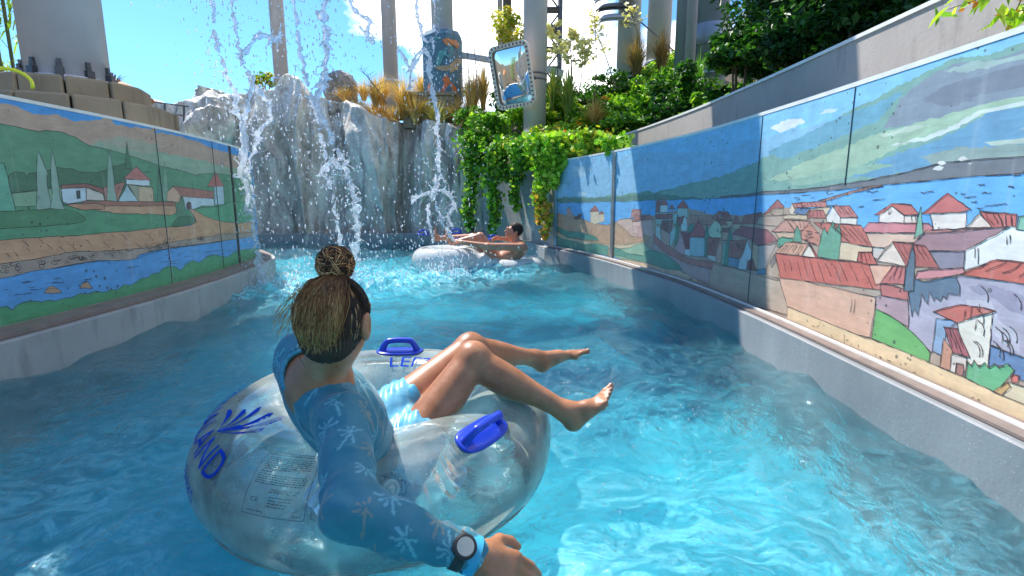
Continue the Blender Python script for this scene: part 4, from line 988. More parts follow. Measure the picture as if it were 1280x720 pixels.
def water_mat():
    t = NT('pool_water')
    b1 = t.noise(9, 5, .6, t.mapv((1, .8, 1)), .8); b2 = t.noise(32, 4, .6)
    ht = t.math('ADD', b1, t.math('MULTIPLY', b2, .28)); nb = t.bump(ht, .8, .04)
    fr = t.n('ShaderNodeFresnel', i_IOR=1.33, i_Normal=nb)
    re = t.n('ShaderNodeBsdfRefraction', i_Color=(.90, .99, 1, 1), i_Roughness=0.0, i_IOR=1.33, i_Normal=nb)
    tr = t.n('ShaderNodeBsdfTransparent', i_Color=(.90, .99, 1, 1))
    gl = t.n('ShaderNodeBsdfGlossy', i_Color=(1, 1, 1, 1), i_Roughness=.045, i_Normal=nb)
    un = t.mixsh(.78, tr, re)
    st = t.noise(5.5, 8, .72, t.mapv((1.0, 1.6, 1)), 2.2)
    mk_ = t.n('ShaderNodeSeparateColor', i_0=t.attr('Col')).outputs[0]
    # air bubbles beaten into the water, plus overall pale streaks painted in for caustics
    aer_caustic = t.n('ShaderNodeBsdfDiffuse', i_Color=(.25, .76, .90, 1), i_Normal=nb)
    un = t.mixsh(t.math('ADD', .035, t.math('MULTIPLY', t.ramp(st, [(.44, 0), (.60, 1)]), t.math('ADD', t.math('MULTIPLY', mk_, .7), .10))), un, aer_caustic)
    top = t.mixsh(fr, un, gl)
    fo = t.n('ShaderNodeBsdfDiffuse', i_Color=(.86, .92, .95, 1))
    lim = t.math('SUBTRACT', .745, t.math('MULTIPLY', mk_, .17)); d = t.math('MULTIPLY', t.math('SUBTRACT', st, lim), 22.0, True)
    return t.surf(t.mixsh(t.math('MULTIPLY', d, .8), top, fo))
V, Q, C = make_water()
WATER = mk('water', V, Q, water_mat(), smooth=True, col=C); tag(WATER, kind='structure')
def wz(x, y): return 0.0

# falling water: thick strands, webs and tendrils modelled as one skin per jet
def glassy(name, white=.2):
    t = NT(name); b = t.bump(t.noise(26, 4), .5, .02)
    g = t.n('ShaderNodeBsdfGlass', i_Color=(1, 1, 1, 1), i_Roughness=.0, i_IOR=1.33, i_Normal=b)
    tr = t.n('ShaderNodeBsdfTransparent', i_Color=(.95, .98, 1, 1)); d = t.n('ShaderNodeBsdfDiffuse', i_Color=(.88, .92, 1, 1), i_Normal=b)
    tl = t.n('ShaderNodeBsdfTranslucent', i_Color=(.88, .92, 1, 1), i_Normal=b)
    s = t.mixsh(.42, g, tr); return t.surf(t.mixsh(white, s, t.mixsh(.5, d, tl)))
M_jet = glassy('falling_water', .42); M_drop = glassy('droplet_water', .62)
LBL = ['jet of falling water nearest the end of the shaded painted wall', 'forked jet of falling water joining the leftmost jet, spreading towards the slim column', 'thin jet of falling water left of the thickest strand above the bather', 'thickest twisting jet of water falling just above the hair bun',
       'jet of water crossing the painted pedestal and splitting over the rocks', 'straight jet of water landing beside the reclining man\'s feet']
r3 = np.random.default_rng(12)
for i, (pts, Y, th) in enumerate(STREAMS):
    P3 = [at(px, py, Y) for px, py in pts]; path = catmull(P3, 9)
    path = [p+Vector((r3.normal(0, .012), r3.normal(0, .02), 0)) for p in path]
    A_ = np.array([tuple(p) for p in path]); s = SDF(A_.min(0)-.5, A_.max(0)+.3, .0125)
    rad = .0165*th
    for k in range(len(path)-1):
        if r3.random() < .16: continue
        a = rad*math.exp(r3.normal(0, .38)); c_ = rad*math.exp(r3.normal(0, .38)); s.cap(path[k], path[k+1], a, c_, .02)
        n_side = r3.poisson(1.7)
        for _ in range(n_side):       # side tendrils and thin sheets
            q = np.array(path[k]); dr = np.array([r3.normal(0, 1), r3.normal(0, .6), r3.normal(.25, .8)]); dr /= np.linalg.norm(dr)
            L = r3.uniform(.04, .17)*th; w0 = rad*r3.uniform(.3, .6)
            for m_ in range(4):
                q2 = q+dr*L/4+np.array([0, 0, -.004*m_]); s.cap(q, q2, w0*(1-m_*.2), w0*(.8-m_*.2)+.002, .012); q = q2; dr = dr+r3.normal(0, .35, 3); dr /= np.linalg.norm(dr)
            if r3.random() < .6: s.ell(q, (rad*.8,)*3, None, .012)
    V, Q = s.mesh(); V = smoothV(V, Q, 1)
    tag(mk('water_jet', V, Q, M_jet, smooth=True), LBL[i], 'water jet', 'jets of water falling from the slide')
# splash webs thrown sideways
def web(pts, Y, label, th=1.0, seed=1):
    r4 = np.random.default_rng(seed); A_ = np.array([tuple(at(x, y, Y)) for x, y in pts]); s = SDF(A_.min(0)-.3, A_.max(0)+.3, .0125)
    P_ = catmull([tuple(a) for a in A_], 6)
    for k in range(len(P_)-1):
        s.cap(P_[k], P_[k+1], .013*th*math.exp(r4.normal(0, .4)), .013*th*math.exp(r4.normal(0, .4)), .015)
        if r4.random() < .5:
            q = np.array(P_[k]); dr = r4.normal(0, 1, 3); dr[1] *= .4; dr /= np.linalg.norm(dr)
            for m_ in range(3): q2 = q+dr*.035; s.cap(q, q2, .009*th, .007*th, .01); q = q2; dr = dr+r4.normal(0, .5, 3); dr /= np.linalg.norm(dr)
    V, Q = s.mesh(); tag(mk('water_splash', V, Q, M_jet, smooth=True), label, 'splash', 'sideways splashes of the falling water')
web([(300, 70), (310, 60), (322, 46), (335, 45), (345, 50), (350, 40)], 6.1, 'branching splash in front of the slim left column', 1.1, 3)
web([(435, -10), (440, 8), (452, 20), (462, 25), (458, 45), (466, 52), (450, 34)], 6.3, 'small loop of water high up right of the thickest jet', 1.0, 4)
web([(498, 62), (505, 70), (512, 85), (520, 70), (530, 62), (514, 90), (512, 110)], 6.9, 'Y-shaped splash of water in front of the column right of the golden grass', .9, 5)
web([(515, 250), (525, 245), (538, 240), (552, 238), (563, 246), (568, 258), (560, 270), (566, 283)], 7.1, 'looping splash over the feet of the reclining man', 1.0, 6)
web([(318, 95), (310, 130), (304, 160), (308, 190), (300, 215), (310, 240), (306, 265)], 5.8, 'ragged white splash against the dark seam of the shaded wall', 1.2, 8)
web([(436, 200), (425, 210), (418, 200), (410, 205), (402, 215), (414, 228)], 6.3, 'small frothy splash beside the thickest jet in front of the cliff', 1.1, 9)

# droplets in the air and bouncing on the surface
def ico():
    t_ = (1+5**.5)/2; v = np.array([(-1, t_, 0), (1, t_, 0), (-1, -t_, 0), (1, -t_, 0), (0, -1, t_), (0, 1, t_), (0, -1, -t_), (0, 1, -t_), (t_, 0, -1), (t_, 0, 1), (-t_, 0, -1), (-t_, 0, 1)]); v /= np.linalg.norm(v[0])
    f = np.array([(0,11,5),(0,5,1),(0,1,7),(0,7,10),(0,10,11),(1,5,9),(5,11,4),(11,10,2),(10,7,6),(7,1,8),(3,9,4),(3,4,2),(3,2,6),(3,6,8),(3,8,9),(4,9,5),(2,4,11),(6,2,10),(8,6,7),(9,8,1)]); return v, f
iv, fi = ico(); cs = []; rs = []
r5 = np.random.default_rng(77)
for pts, Y, th in STREAMS:
    P_ = catmull([at(px, py, Y) for px, py in pts], 9); A_ = np.array([tuple(p) for p in P_])
    n_ = int(620*th); i_ = r5.integers(0, len(A_), n_); c_ = A_[i_]+r5.normal(0, 1, (n_, 3))*np.array([.24, .22, .2])*(.6+r5.random((n_, 1))*1.2)
    c_[:, 2] = np.abs(c_[:, 2]); cs.append(c_); rs.append(.004+.009*r5.random(n_)**2.6)
n_ = 800; c_ = np.c_[r5.uniform(-3.0, .6, n_), r5.uniform(5.2, 9.8, n_), r5.exponential(.28, n_)]; cs.append(c_); rs.append(.003+.008*r5.random(n_)**3)
for x, y, th in LAND:
    n_ = 260; a = r5.uniform(0, 6.28, n_); d_ = np.abs(r5.normal(0, .35, n_)); cs.append(np.c_[x+d_*np.cos(a), y+d_*np.sin(a), r5.exponential(.10, n_)]); rs.append(.004+.010*r5.random(n_)**2)
n_ = 260; cs.append(np.c_[r5.uniform(-.1, 1.1, n_), r5.uniform(1.3, 3.0, n_), r5.exponential(.012, n_)+.02]); rs.append(.0012+.0026*r5.random(n_)**2)
cs = np.concatenate(cs); rs = np.concatenate(rs)
ok_ = np.hypot(cs[:, 0], cs[:, 1]) > 1.2; cs, rs = cs[ok_], rs[ok_]
st_ = 1+r5.random(len(cs))*1.6; V = cs[:, None, :]+iv[None]*rs[:, None, None]*np.stack([1/np.sqrt(st_), 1/np.sqrt(st_), st_], 1)[:, None, :]
Fq = (fi[None]+12*np.arange(len(cs))[:, None, None]).reshape(-1, 3)
tag(mk('water_droplets', V.reshape(-1, 3), Fq, M_drop, smooth=True), 'cloud of white water droplets flying around the falling jets', 'droplets', kind='stuff')
# ------------------------------------------------------------------ vegetation
def leafmat(name, tr=.35, rough=.45): return m_attr(name, rough, .18, False, tr, 0, 3)
M_leaf = leafmat('leaf'); M_gl = leafmat('grass_blade', .3, .6); M_bark = m_plain('bark', (.12, .085, .055), .9, .3, 9, .6)
M_stem = m_plain('green_stem', (.13, .15, .05), .7, .2); M_dry = m_plain('dry_stem', (.22, .17, .10), .8, .2)
M_flow = m_attr('flower', .5, .08, False, .25, 0)
def leaves(name, C, size, cols, parent, mat=M_leaf, up=.55, aspect=.55, seed=0, droop=0.0, lobed=False):
    """C: Nx3 centres. every leaf is a folded blade with its own turn, size and tint"""
    r = np.random.default_rng(seed); n = len(C); C = np.asarray(C, float)
    N_ = r.normal(0, 1, (n, 3)); N_[:, 2] = np.abs(N_[:, 2])+up; N_ /= np.linalg.norm(N_, axis=1)[:, None]
    T = np.cross(N_, r.normal(0, 1, (n, 3))); T /= np.linalg.norm(T, axis=1)[:, None]; T[:, 2] -= droop; T /= np.linalg.norm(T, axis=1)[:, None]
    B = np.cross(N_, T); B /= np.linalg.norm(B, axis=1)[:, None]
    L = size*(.55+.9*r.random(n))[:, None]; W = L*aspect
    if lobed: prof = [(-.5, 0, 0), (-.28, .42, .03), (-.05, .30, .04), (.08, .5, .05), (.5, 0, -.05), (.08, -.5, .05), (-.05, -.30, .04), (-.28, -.42, .03)]
    else: prof = [(-.5, 0, 0), (-.1, .5, .06), (.22, .36, .05), (.5, 0, -.08), (.22, -.36, .05), (-.1, -.5, .06)]
    m = len(prof); V = np.stack([C+T*L*a+B*W*b+N_*L*c_ for a, b, c_ in prof], 1).reshape(-1, 3)
    base = (np.arange(n)*m)[:, None]; h = m//2
    Fq = [list(range(0, h+1)), [0]+list(range(h, m))]
    if m == 6: Fc = np.concatenate([base+np.array([[0, 1, 2, 3]]), base+np.array([[0, 3, 4, 5]])])
    else: Fc = np.concatenate([base+np.array([[0, 1, 2, 3]]), base+np.array([[0, 3, 4, 4]]), base+np.array([[0, 4, 5, 6]]), base+np.array([[0, 6, 7, 7]])]); 
    if m == 8:
        Fc = [tuple(b_+np.array(f)) for b_ in base[:, 0] for f in ((0, 1, 2, 3, 4), (0, 4, 5, 6, 7))]
    cols = np.array([hexl(c_) for c_ in cols]); w = r.random((n, 1)); k = r.integers(0, len(cols), n)
    cc = cols[k]*(.75+.5*r.random((n, 1))); return mk(name, V, Fc, mat, parent, col=np.repeat(cc, m, 0))
def cloud(n, c, r, seed, clumps=14, hollow=.35, squash=1.0):
    """leaf positions gathered in uneven clumps inside an ellipsoid"""
    q = np.random.default_rng(seed); k = max(3, clumps); d = q.normal(0, 1, (k, 3)); d /= np.linalg.norm(d, axis=1)[:, None]; d *= (.45+.5*q.random((k, 1)))
    rad = .22+.25*q.random(k); i = q.integers(0, k, n); s = q.normal(0, 1, (n, 3)); s /= np.linalg.norm(s, axis=1)[:, None]; s *= (hollow+(1-hollow)*q.random((n, 1))**.5)
    P_ = d[i]+s*rad[i][:, None]; return np.array(c)+P_*np.array(r)
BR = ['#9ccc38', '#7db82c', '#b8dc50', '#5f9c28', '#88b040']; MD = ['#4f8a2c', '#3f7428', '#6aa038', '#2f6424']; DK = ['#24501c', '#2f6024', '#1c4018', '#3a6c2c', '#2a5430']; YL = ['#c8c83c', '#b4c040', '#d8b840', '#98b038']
def bush(px, py, Y, wpx, hpx, cols, label, n=1500, size=.09, name='shrub', group=None, cat='shrub', clumps=14, seed=None):
    seed = seed or int(px*7+py); c = at(px, py, Y); s = Y/F; rx, rz = wpx/2*s, hpx/2*s
    e = empty(name, (c.x, Y, gz(c.x, Y))); tag(e, label, cat, group)
    leaves('foliage', cloud(n, c, (rx, max(rx*.7, .25), rz), seed, clumps), size, cols, e, seed=seed)
    m = MB(); q = np.random.default_rng(seed)
    for k in range(5):
        a = q.normal(0, 1, 3)*np.array([rx, rx*.6, rz])*.4; m.tube([(c.x+a[0]*.2, Y+a[1]*.2, min(gz(c.x, Y), c.z)-.15), (c.x+a[0]*.6, Y+a[1]*.6, c.z-rz*.4), (c.x+a[0], Y+a[1], c.z+a[2])], [.02, .014, .006], 5)
    m.build('stem', M_bark, e); return e
bush(610, 168, 10.6, 60, 50, BR+MD, 'bright green shrub below the mirror, next to the cliff', 2200)
bush(640, 160, 11.2, 60, 46, BR, 'light green shrub right behind the mirror column foot', 1500)
bush(716, 172, 10.2, 90, 50, BR+YL, 'bright yellow-green shrub right of the mirror column foot', 2600)
bush(742, 128, 12.2, 100, 40, DK+MD, 'dark green bush on the bank below the pale flower spikes', 2400)
bush(700, 128, 11.6, 60, 50, BR+MD, 'glossy green bush between mirror column and yucca', 1500)
bush(800, 140, 10.6, 80, 50, MD+BR, 'mid green broadleaf bush at the foot of the thick grey column', 2200)
bush(850, 118, 10.2, 90, 66, DK+MD, 'dark shrub below the pale narrow column', 2800)
bush(770, 160, 9.9, 90, 34, MD+BR, 'low leafy shrub above the retaining wall', 2000)
bush(842, 152, 9.2, 80, 40, MD+DK, 'creeping shrub spilling over the low end of the retaining wall', 1900)
bush(905, 130, 8.0, 100, 40, MD+DK, 'leafy creeper lying along the rim of the retaining wall', 1900, .10)
bush(873, 140, 7.4, 44, 52, BR+MD, 'bright creeper hanging over the retaining wall below the dark tree', 700, .10)
bush(330, 103, 14.5, 34, 24, MD+YL, 'small round bush on the cliff top left of the slim column', 700)
bush(655, 128, 12.8, 80, 40, MD, 'green shrub seen under the mirror', 1400)
bush(558, 116, 15.5, 60, 30, ['#a08850', '#7a8a40', '#c0a860'], 'dry mixed scrub behind the painted pedestal', 900)
bush(640, 36, 14.5, 50, 60, YL+['#e8e0b0', '#d8d090'], 'pale yellow flowering bush behind the mirror top', 900, .12, 'flowering_shrub')
for k, (px, py) in enumerate([(757, 122), (724, 153), (760, 160), (706, 166)]):
    c = at(px, py, 9.7); q = np.random.default_rng(k+50); m = MB(); m.tube([(c.x, c.y+.1, c.z-.35), tuple(c)], .006, 5)
    m2 = leaves('petals', np.array(c)+q.normal(0, .03, (14, 3)), .07, ['#f0a020', '#f8b830', '#e88c18'], None, M_flow, seed=k)
    e = empty('orange_flower', (c.x, c.y, c.z-.35)); tag(e, ['orange flower high among the dark leaves under the flower spikes', 'orange flower beside the tufted grass', 'orange flower low above the retaining wall', 'orange flower nearest the mirror column'][k], 'flower', 'orange flowers on the bank')
    m.build('stalk', M_stem, e); m2.parent = e; m2.matrix_parent_inverse = pmat(e).inverted()

def grass(px, py, Y, wpx, hpx, cols, label, n=420, name='ornamental_grass', wd=.007, spread=1.0, cat='grass tuft', group='golden grasses on the cliff top', seed=None):
    """blades fan out from one root; one mesh of tapering, arching blades"""
    q = np.random.default_rng(seed or int(px*3+py)); c = at(px, py+hpx*.5, Y); s = Y/F; H = hpx*s*1.1; W = wpx*s*.5*spread
    K = 6; t_ = np.linspace(0, 1, K)[None, :]; an = q.uniform(0, 2*math.pi, n)[:, None]; sp = (q.random(n)**.7)[:, None]*W; h = (H*(.55+.5*q.random(n)))[:, None]; r0 = (q.random(n)*.12*W)[:, None]
    rr_ = r0+sp*t_**1.7; X_ = c.x+rr_*np.cos(an); Y_ = Y+rr_*np.sin(an)*.8; Z_ = c.z+h*(t_-.38*(sp/W)*t_**2.6*1.2)
    P_ = np.stack([X_, Y_, Z_], -1); side = np.stack([-np.sin(an), np.cos(an), 0*an], -1)*wd*(1-t_[..., None]*.9)*(.6+.8*q.random((n, 1, 1)))
    V = np.concatenate([P_-side, P_+side], 1).reshape(-1, 3); b = (np.arange(n)*2*K)[:, None, None]; k = np.arange(K-1)[None, :, None]
    Fq = (b+k+np.array([0, K, K+1, 1])[None, None, :]).reshape(-1, 4)
    cl = np.array([hexl(x) for x in cols])[q.integers(0, len(cols), n)]*(.7+.6*q.random((n, 1)))
    o = mk(name, V, Fq, M_gl, col=np.repeat(cl, 2*K, 0)); return tag(o, label, cat, group)
GD = ['#d8b060', '#c89848', '#e8cc88', '#b88840', '#f0d898']; GG = ['#7a9a40', '#98ac50', '#5f8430', '#b0b060']
grass(505, 118, 12.9, 70, 56, GD, 'golden feathery grass right of the dark boulder')
grass(478, 112, 13.4, 56, 40, GD, 'short golden grass beside the slim column base')
grass(545, 145, 12.6, 60, 46, GD+GG, 'golden grass tuft in front of the carved plinth')
grass(588, 128, 12.8, 46, 70, GD, 'tall golden grass between the pedestal and the mirror')
grass(604, 108, 13.2, 40, 60, GD, 'golden grass behind the left edge of the mirror')
grass(455, 113, 14.0, 44, 26, GD, 'low straw-coloured grass behind the cliff rim')
GM = 'golden grasses on the cliff top'
for px, py, Y, w_, h_, l_ in [(528, 108, 13.9, 60, 40, 'tawny grass between the slim column and the painted pedestal'), (470, 116, 12.9, 50, 34, 'bright straw grass on the cliff rim under the leaning stalk'), (520, 136, 12.75, 64, 40, 'arching golden grass over the rim, left of the carved plinth'),
        (572, 142, 12.75, 50, 40, 'golden grass over the rim, right of the carved plinth'), (592, 112, 13.4, 60, 50, 'wide golden tuft left of the mirror, behind the tall one'), (432, 118, 13.4, 40, 22, 'low pale grass in front of the dark boulder')]:
    grass(px, py, Y, w_, h_, GD, l_, 520, seed=int(px*11))
for px, py, Y, w_, h_, n_, cl_, l_ in [(690, 148, 11.4, 70, 40, 1500, BR+YL, 'sunny bright shrub between the mirror column and the pale fountain grass'), (735, 152, 11.0, 80, 36, 1600, BR+MD, 'sunny shrub in the middle of the bank'), (775, 138, 11.4, 70, 36, 1500, BR, 'lime green shrub right of the leaning flower stalk'),
        (825, 112, 11.4, 70, 40, 1500, BR+MD, 'light green shrub in front of the tan grass'), (760, 108, 12.4, 70, 30, 1300, DK+MD, 'dark hedge-like bush along the top of the bank'), (668, 186, 9.9, 70, 30, 1500, BR+YL, 'yellow-green shrub at the base of the mirror column'), (590, 150, 12.2, 50, 40, 1300, BR+MD, 'leafy green bush where the cliff meets the bank')]:
    bush(px, py, Y, w_, h_, cl_, l_, n_, .075, seed=int(px*5))
grass(743, 145, 9.9, 50, 44, ['#c8a868', '#b89050', '#d8c090'], 'pale drooping tuft of fountain grass on the bank', 500, group=None)
grass(795, 72, 12.2, 60, 60, ['#a88458', '#8a7848', '#b89a68'], 'brownish plume grass at the foot of the thick grey column', 600, group=None)
grass(826, 66, 12.4, 50, 56, ['#a88458', '#c8a070', '#8a7848'], 'dry tan grass right of the thick grey column', 500, group=None)
grass(710, 118, 10.8, 60, 70, GG, 'green sword-leaved clump below the yucca flowers', 170, 'yucca_plant', .022, .8, 'yucca', None)
grass(690, 112, 11.3, 40, 60, GG, 'narrow green sword-leaved clump right against the mirror column', 120, 'yucca_plant', .022, .8, 'yucca', None)
grass(873, 92, 10.4, 30, 50, ['#80b838', '#98c848'], 'lime green blades in front of the pale narrow column', 80, 'iris_plant', .018, .7, 'plant', None)
grass(590, 158, 11.4, 34, 50, GG, 'green reedy leaves between the cliff and the shrubs', 120, 'reed_plant', .014, .7, 'plant', None)
def spike(px, pyb, pyt, Y, label, lean=0, n=230, fl=True, w=.2):
    b = at(px, pyb, Y); t_ = at(px+lean, pyt, Y); e = empty('flower_stalk', tuple(b)); tag(e, label, 'flower stalk', 'yucca stalks on the bank'); q = np.random.default_rng(int(px+pyt))
    mid = (b+t_)/2+Vector((.03, 0, 0)); st = catmull([b, mid, t_], 6); m = MB(); m.tube(st, [.014*(1-.6*i/len(st)) for i in range(len(st))], 6)
    C = []
    for k in range(16):
        f = .5+.5*k/16 if fl else .3+.7*k/16; p = b+(t_-b)*f; a = q.uniform(0, 6.28); L = w*(1.25-f)*1.7+.04; e_ = p+Vector((L*math.cos(a), L*math.sin(a), .10+.05*q.random())); m.tube([p, e_], [.006, .003], 4)
        for j in range(n//16): C.append(tuple(p+(e_-p)*q.uniform(.3, 1)+Vector(q.normal(0, .025, 3))))
    m.build('stem', M_dry, e)
    if fl: leaves('blossom', np.array(C), .085, ['#f4ecc8', '#ece0a8', '#fffbe8', '#d8d090'], e, M_flow, seed=int(px), aspect=.8)
spike(697, 120, 30, 11.3, 'creamy yucca flower spike nearest the lattice tower', -4)
spike(712, 120, 42, 10.9, 'dense creamy yucca flower spike in the middle of the group')
spike(724, 118, 50, 11.0, 'short creamy yucca spike right of the densest one', 4)
spike(744, 120, 20, 11.4, 'slim yucca stalk with blossom only at the tip, left of the leaning one', -1, 60)
spike(770, 110, 18, 11.6, 'leaning yucca stalk with cream flowers pointing up left', -34, 60)
spike(800, 60, 10, 11.6, 'small cream flower stalk in front of the thick grey column', -12, 50)
spike(716, 118, -12, 12.2, 'bare twiggy stalk rising above the yucca flowers', -10, 0, False, .25)
for px, t2, l in ((588, -14, 'bare branching stalk left of the mirror, tallest of the thin ones'), (598, 10, 'thin dark twiggy stalk close to the mirror frame'), (578, 40, 'short bare stalk next to the painted pedestal'), (484, 85, 'leaning dry flower stalk pointing at the thickest jet')):
    spike(px, 130, t2, 12.4, l, -12 if px > 500 else -34, 0, False, .2)

# ground cover on the bank and dry grass along the cliff top
q = np.random.default_rng(21); n_ = 26000; X_ = q.uniform(-.4, 4.2, n_); Y_ = q.uniform(8.8, 14.0, n_); ok_ = (Y_ > 9.2+.0*X_) & (Y_ > 12.4-X_*2.2) & (X_ > .5-(Y_-9.3)*.33) ; X_, Y_ = X_[ok_], Y_[ok_]
cl_ = vnoise(np.c_[X_*1.6, Y_*1.6, X_*0], 5, 3); Z_ = np.array([gz(a, b) for a, b in zip(X_, Y_)])+q.random(len(X_))*(.14+.30*np.clip(cl_+.4, 0, 1))
gc = leaves('ground_cover', np.c_[X_, Y_, Z_], .085, BR+MD+YL[:2], None, seed=77); tag(gc, 'mixed leafy ground cover over the planted bank', 'ground cover', kind='stuff')
V = []; Fq = []; cl = []
for k in range(60):
    px = q.uniform(446, 612); Y = q.uniform(12.75, 14.2); b0 = at(px, 118, Y); x0 = b0.x; z0 = max(gz(x0, Y), rtop(x0, 12.5)-.12)
    for i in range(60):
        a = q.uniform(0, 6.28); L = q.uniform(.18, .42); sp = q.uniform(.02, .30); bx, by = x0+q.normal(0, .06), Y+q.normal(0, .05); w_ = .006; k0 = len(V); c_ = np.array(hexl(GD[q.integers(0, 5)]))*q.uniform(.7, 1.2)
        for t_ in (0, .35, .7, 1):
            p = np.array([bx+sp*t_**1.8*math.cos(a), by+sp*t_**1.8*math.sin(a), z0+L*(t_-.45*sp/.3*t_**2.5)]); s_ = np.array([-math.sin(a), math.cos(a), 0])*w_*(1-.85*t_); V += [p-s_, p+s_]
        Fq += [(k0+2*j, k0+2*j+1, k0+2*j+3, k0+2*j+2) for j in range(3)]; cl += [c_]*8
tag(mk('dry_grass', V, np.array(Fq), M_gl, col=np.array(cl)), 'low golden dry grass filling the cliff top', 'grass', kind='stuff')
# creepers over the concrete wall
def creeper(label, blobs, cols, seed, size=.078, group='creepers hanging over the channel wall'):
    q = np.random.default_rng(seed); C = []; m = MB(); blobs = [(a_, b_, c_, d_, y_, int(n_*1.6)) for a_, b_, c_, d_, y_, n_ in blobs]
    e = empty('creeper', tuple(at(blobs[0][0], blobs[0][1], blobs[0][4]))); tag(e, label, 'creeper', group)
    for px, y0, y1, w, Y, n in blobs:
        a, c = at(px, y0, Y), at(px, y1, Y); wm = w*Y/F/2; k = q.random(n); off = .5*np.sin(k*9+px)*wm
        wob = wm*(1-.55*k)*q.normal(0, .55, n)+off*.4
        C.append(np.c_[a.x+(c.x-a.x)*k+wob, Y+q.normal(0, .07, n)-.05, a.z+(c.z-a.z)*k+q.normal(0, .03, n)])
        m.tube([(a.x+(c.x-a.x)*t_+.4*wm*math.sin(t_*9+px)*.5, Y, a.z+(c.z-a.z)*t_) for t_ in np.linspace(0, 1, 8)], .007, 5)
    m.build('vine', M_bark, e); leaves('foliage', np.concatenate(C), size, cols, e, seed=seed, up=.1, droop=.5, lobed=True, aspect=.9)
creeper('dense creeper curtain beside the cliff, leftmost strand, reaching almost to the water', [(588, 170, 285, 26, 10.9, 700), (600, 165, 215, 34, 10.8, 420)], BR+MD, 1)
creeper('creeper strand left of the bare concrete, longest in the middle of the curtain', [(617, 180, 290, 24, 10.3, 640), (628, 172, 225, 34, 10.2, 420)], BR+MD, 2)
creeper('short creeper strand hanging behind the head of the reclining man', [(645, 180, 262, 20, 9.8, 420), (655, 175, 212, 40, 9.6, 500)], BR+MD, 3)
creeper('thick bright creeper mass tumbling over the corner of the painted wall', [(676, 178, 262, 24, 8.9, 620), (692, 172, 232, 26, 8.6, 520), (706, 168, 208, 40, 8.55, 560), (684, 170, 200, 60, 8.8, 600)], BR+['#c8e060', '#a8d040'], 4)
creeper('yellowing thin creeper tail hanging down to the kerb', [(682, 255, 296, 14, 8.7, 110), (672, 240, 280, 10, 8.8, 60)], YL+['#d89840', '#e0b060'], 5, .08)
creeper('thin creeper sprig dangling over the metal joint cover', [(780, 178, 225, 12, 7.0, 60), (768, 172, 190, 40, 7.2, 160)], BR, 6, .085)
creeper('yellow-green creeper along the top of the painted wall near the joint cover', [(740, 165, 196, 46, 8.0, 420), (722, 170, 200, 40, 8.4, 420)], BR+YL, 7)

# dark trees above the retaining wall
def tree(c, r, label, seed, n=9000, cols=DK, size=.11, fine=True):
    e = empty('tree', (c[0], c[1], gz(c[0], c[1]))); tag(e, label, 'tree', 'dark trees above the retaining wall'); q = np.random.default_rng(seed)
    leaves('crown', cloud(n, c, r, seed, 34, .2), size, cols, e, seed=seed, up=.4, aspect=.35)
    m = MB(); b0 = Vector((c[0], c[1], gz(c[0], c[1])-.2)); m.tube([b0, (c[0]+.1, c[1], c[2]-.4), (c[0], c[1], c[2]+.5)], [.16, .11, .04], 8)
    for k in range(9):
        a = q.uniform(0, 6.28); s_ = Vector((c[0]+.05, c[1], c[2]-.7+k*.12)); e_ = Vector(c)+Vector((r[0]*.7*math.cos(a), r[1]*.7*math.sin(a), q.uniform(-.2, .7)*r[2])); m.tube([s_, (s_+e_)/2+Vector((0, 0, .1)), e_], [.05, .03, .01], 6)
    m.build('trunk', M_bark, e, True)
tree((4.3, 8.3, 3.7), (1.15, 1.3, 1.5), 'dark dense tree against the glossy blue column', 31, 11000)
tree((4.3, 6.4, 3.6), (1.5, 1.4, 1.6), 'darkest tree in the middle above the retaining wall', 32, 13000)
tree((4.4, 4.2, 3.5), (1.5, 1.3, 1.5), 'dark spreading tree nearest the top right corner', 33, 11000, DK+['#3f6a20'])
tree((-3.4, -10.5, 3.4), (2.0, 1.5, 2.0), 'round green tree behind the channel end, left of the bather', 41, 5000, MD+BR, .2)
tree((.8, -11.5, 4.0), (2.0, 1.5, 2.4), 'tall green tree behind the channel end, in the middle', 42, 5000, MD+BR, .2)
tree((4.6, -9.5, 3.6), (1.8, 1.5, 2.0), 'bushy green tree behind the channel end, at the right', 43, 5000, MD, .2)
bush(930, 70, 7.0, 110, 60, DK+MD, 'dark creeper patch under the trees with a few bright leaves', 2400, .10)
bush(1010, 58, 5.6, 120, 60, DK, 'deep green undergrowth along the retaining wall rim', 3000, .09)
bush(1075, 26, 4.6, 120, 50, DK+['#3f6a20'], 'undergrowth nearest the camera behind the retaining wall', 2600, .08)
# overhanging twig, top right
e = empty('leafy_branch', (2.55, 2.6, 2.2)); tag(e, 'sunlit yellow-green twig with small orange buds in the top right corner', 'branch')
m = MB(); q = np.random.default_rng(9); C = []; C2 = []
for (x0, y0, x1, y1) in [(1320, -20, 1185, 12), (1320, -30, 1215, -2), (1330, 10, 1250, 22), (1300, -40, 1262, 30)]:
    a, c = at(x0, y0, 2.5), at(x1, y1, 2.42); pts = catmull([a, (a+c)/2+Vector((0, 0, .02)), c], 6); m.tube(pts, [.005*(1-.7*i/len(pts)) for i in range(len(pts))], 5)
    for k in range(16): C.append(np.array(pts[q.integers(2, len(pts))])+q.normal(0, .028, 3)*np.array([1, 1, .8]))
    for k in range(10): C2.append(np.array(pts[q.integers(4, len(pts))])+q.normal(0, .014, 3))
m.build('twig', M_dry, e); leaves('leaf_cluster', np.array(C), .085, ['#b8d83c', '#98c830', '#d0e858', '#7cb428'], e, seed=4, droop=.6, aspect=.42); leaves('buds', np.array(C2), .03, ['#e8a030', '#d8c040', '#c87828'], e, M_flow, seed=5)
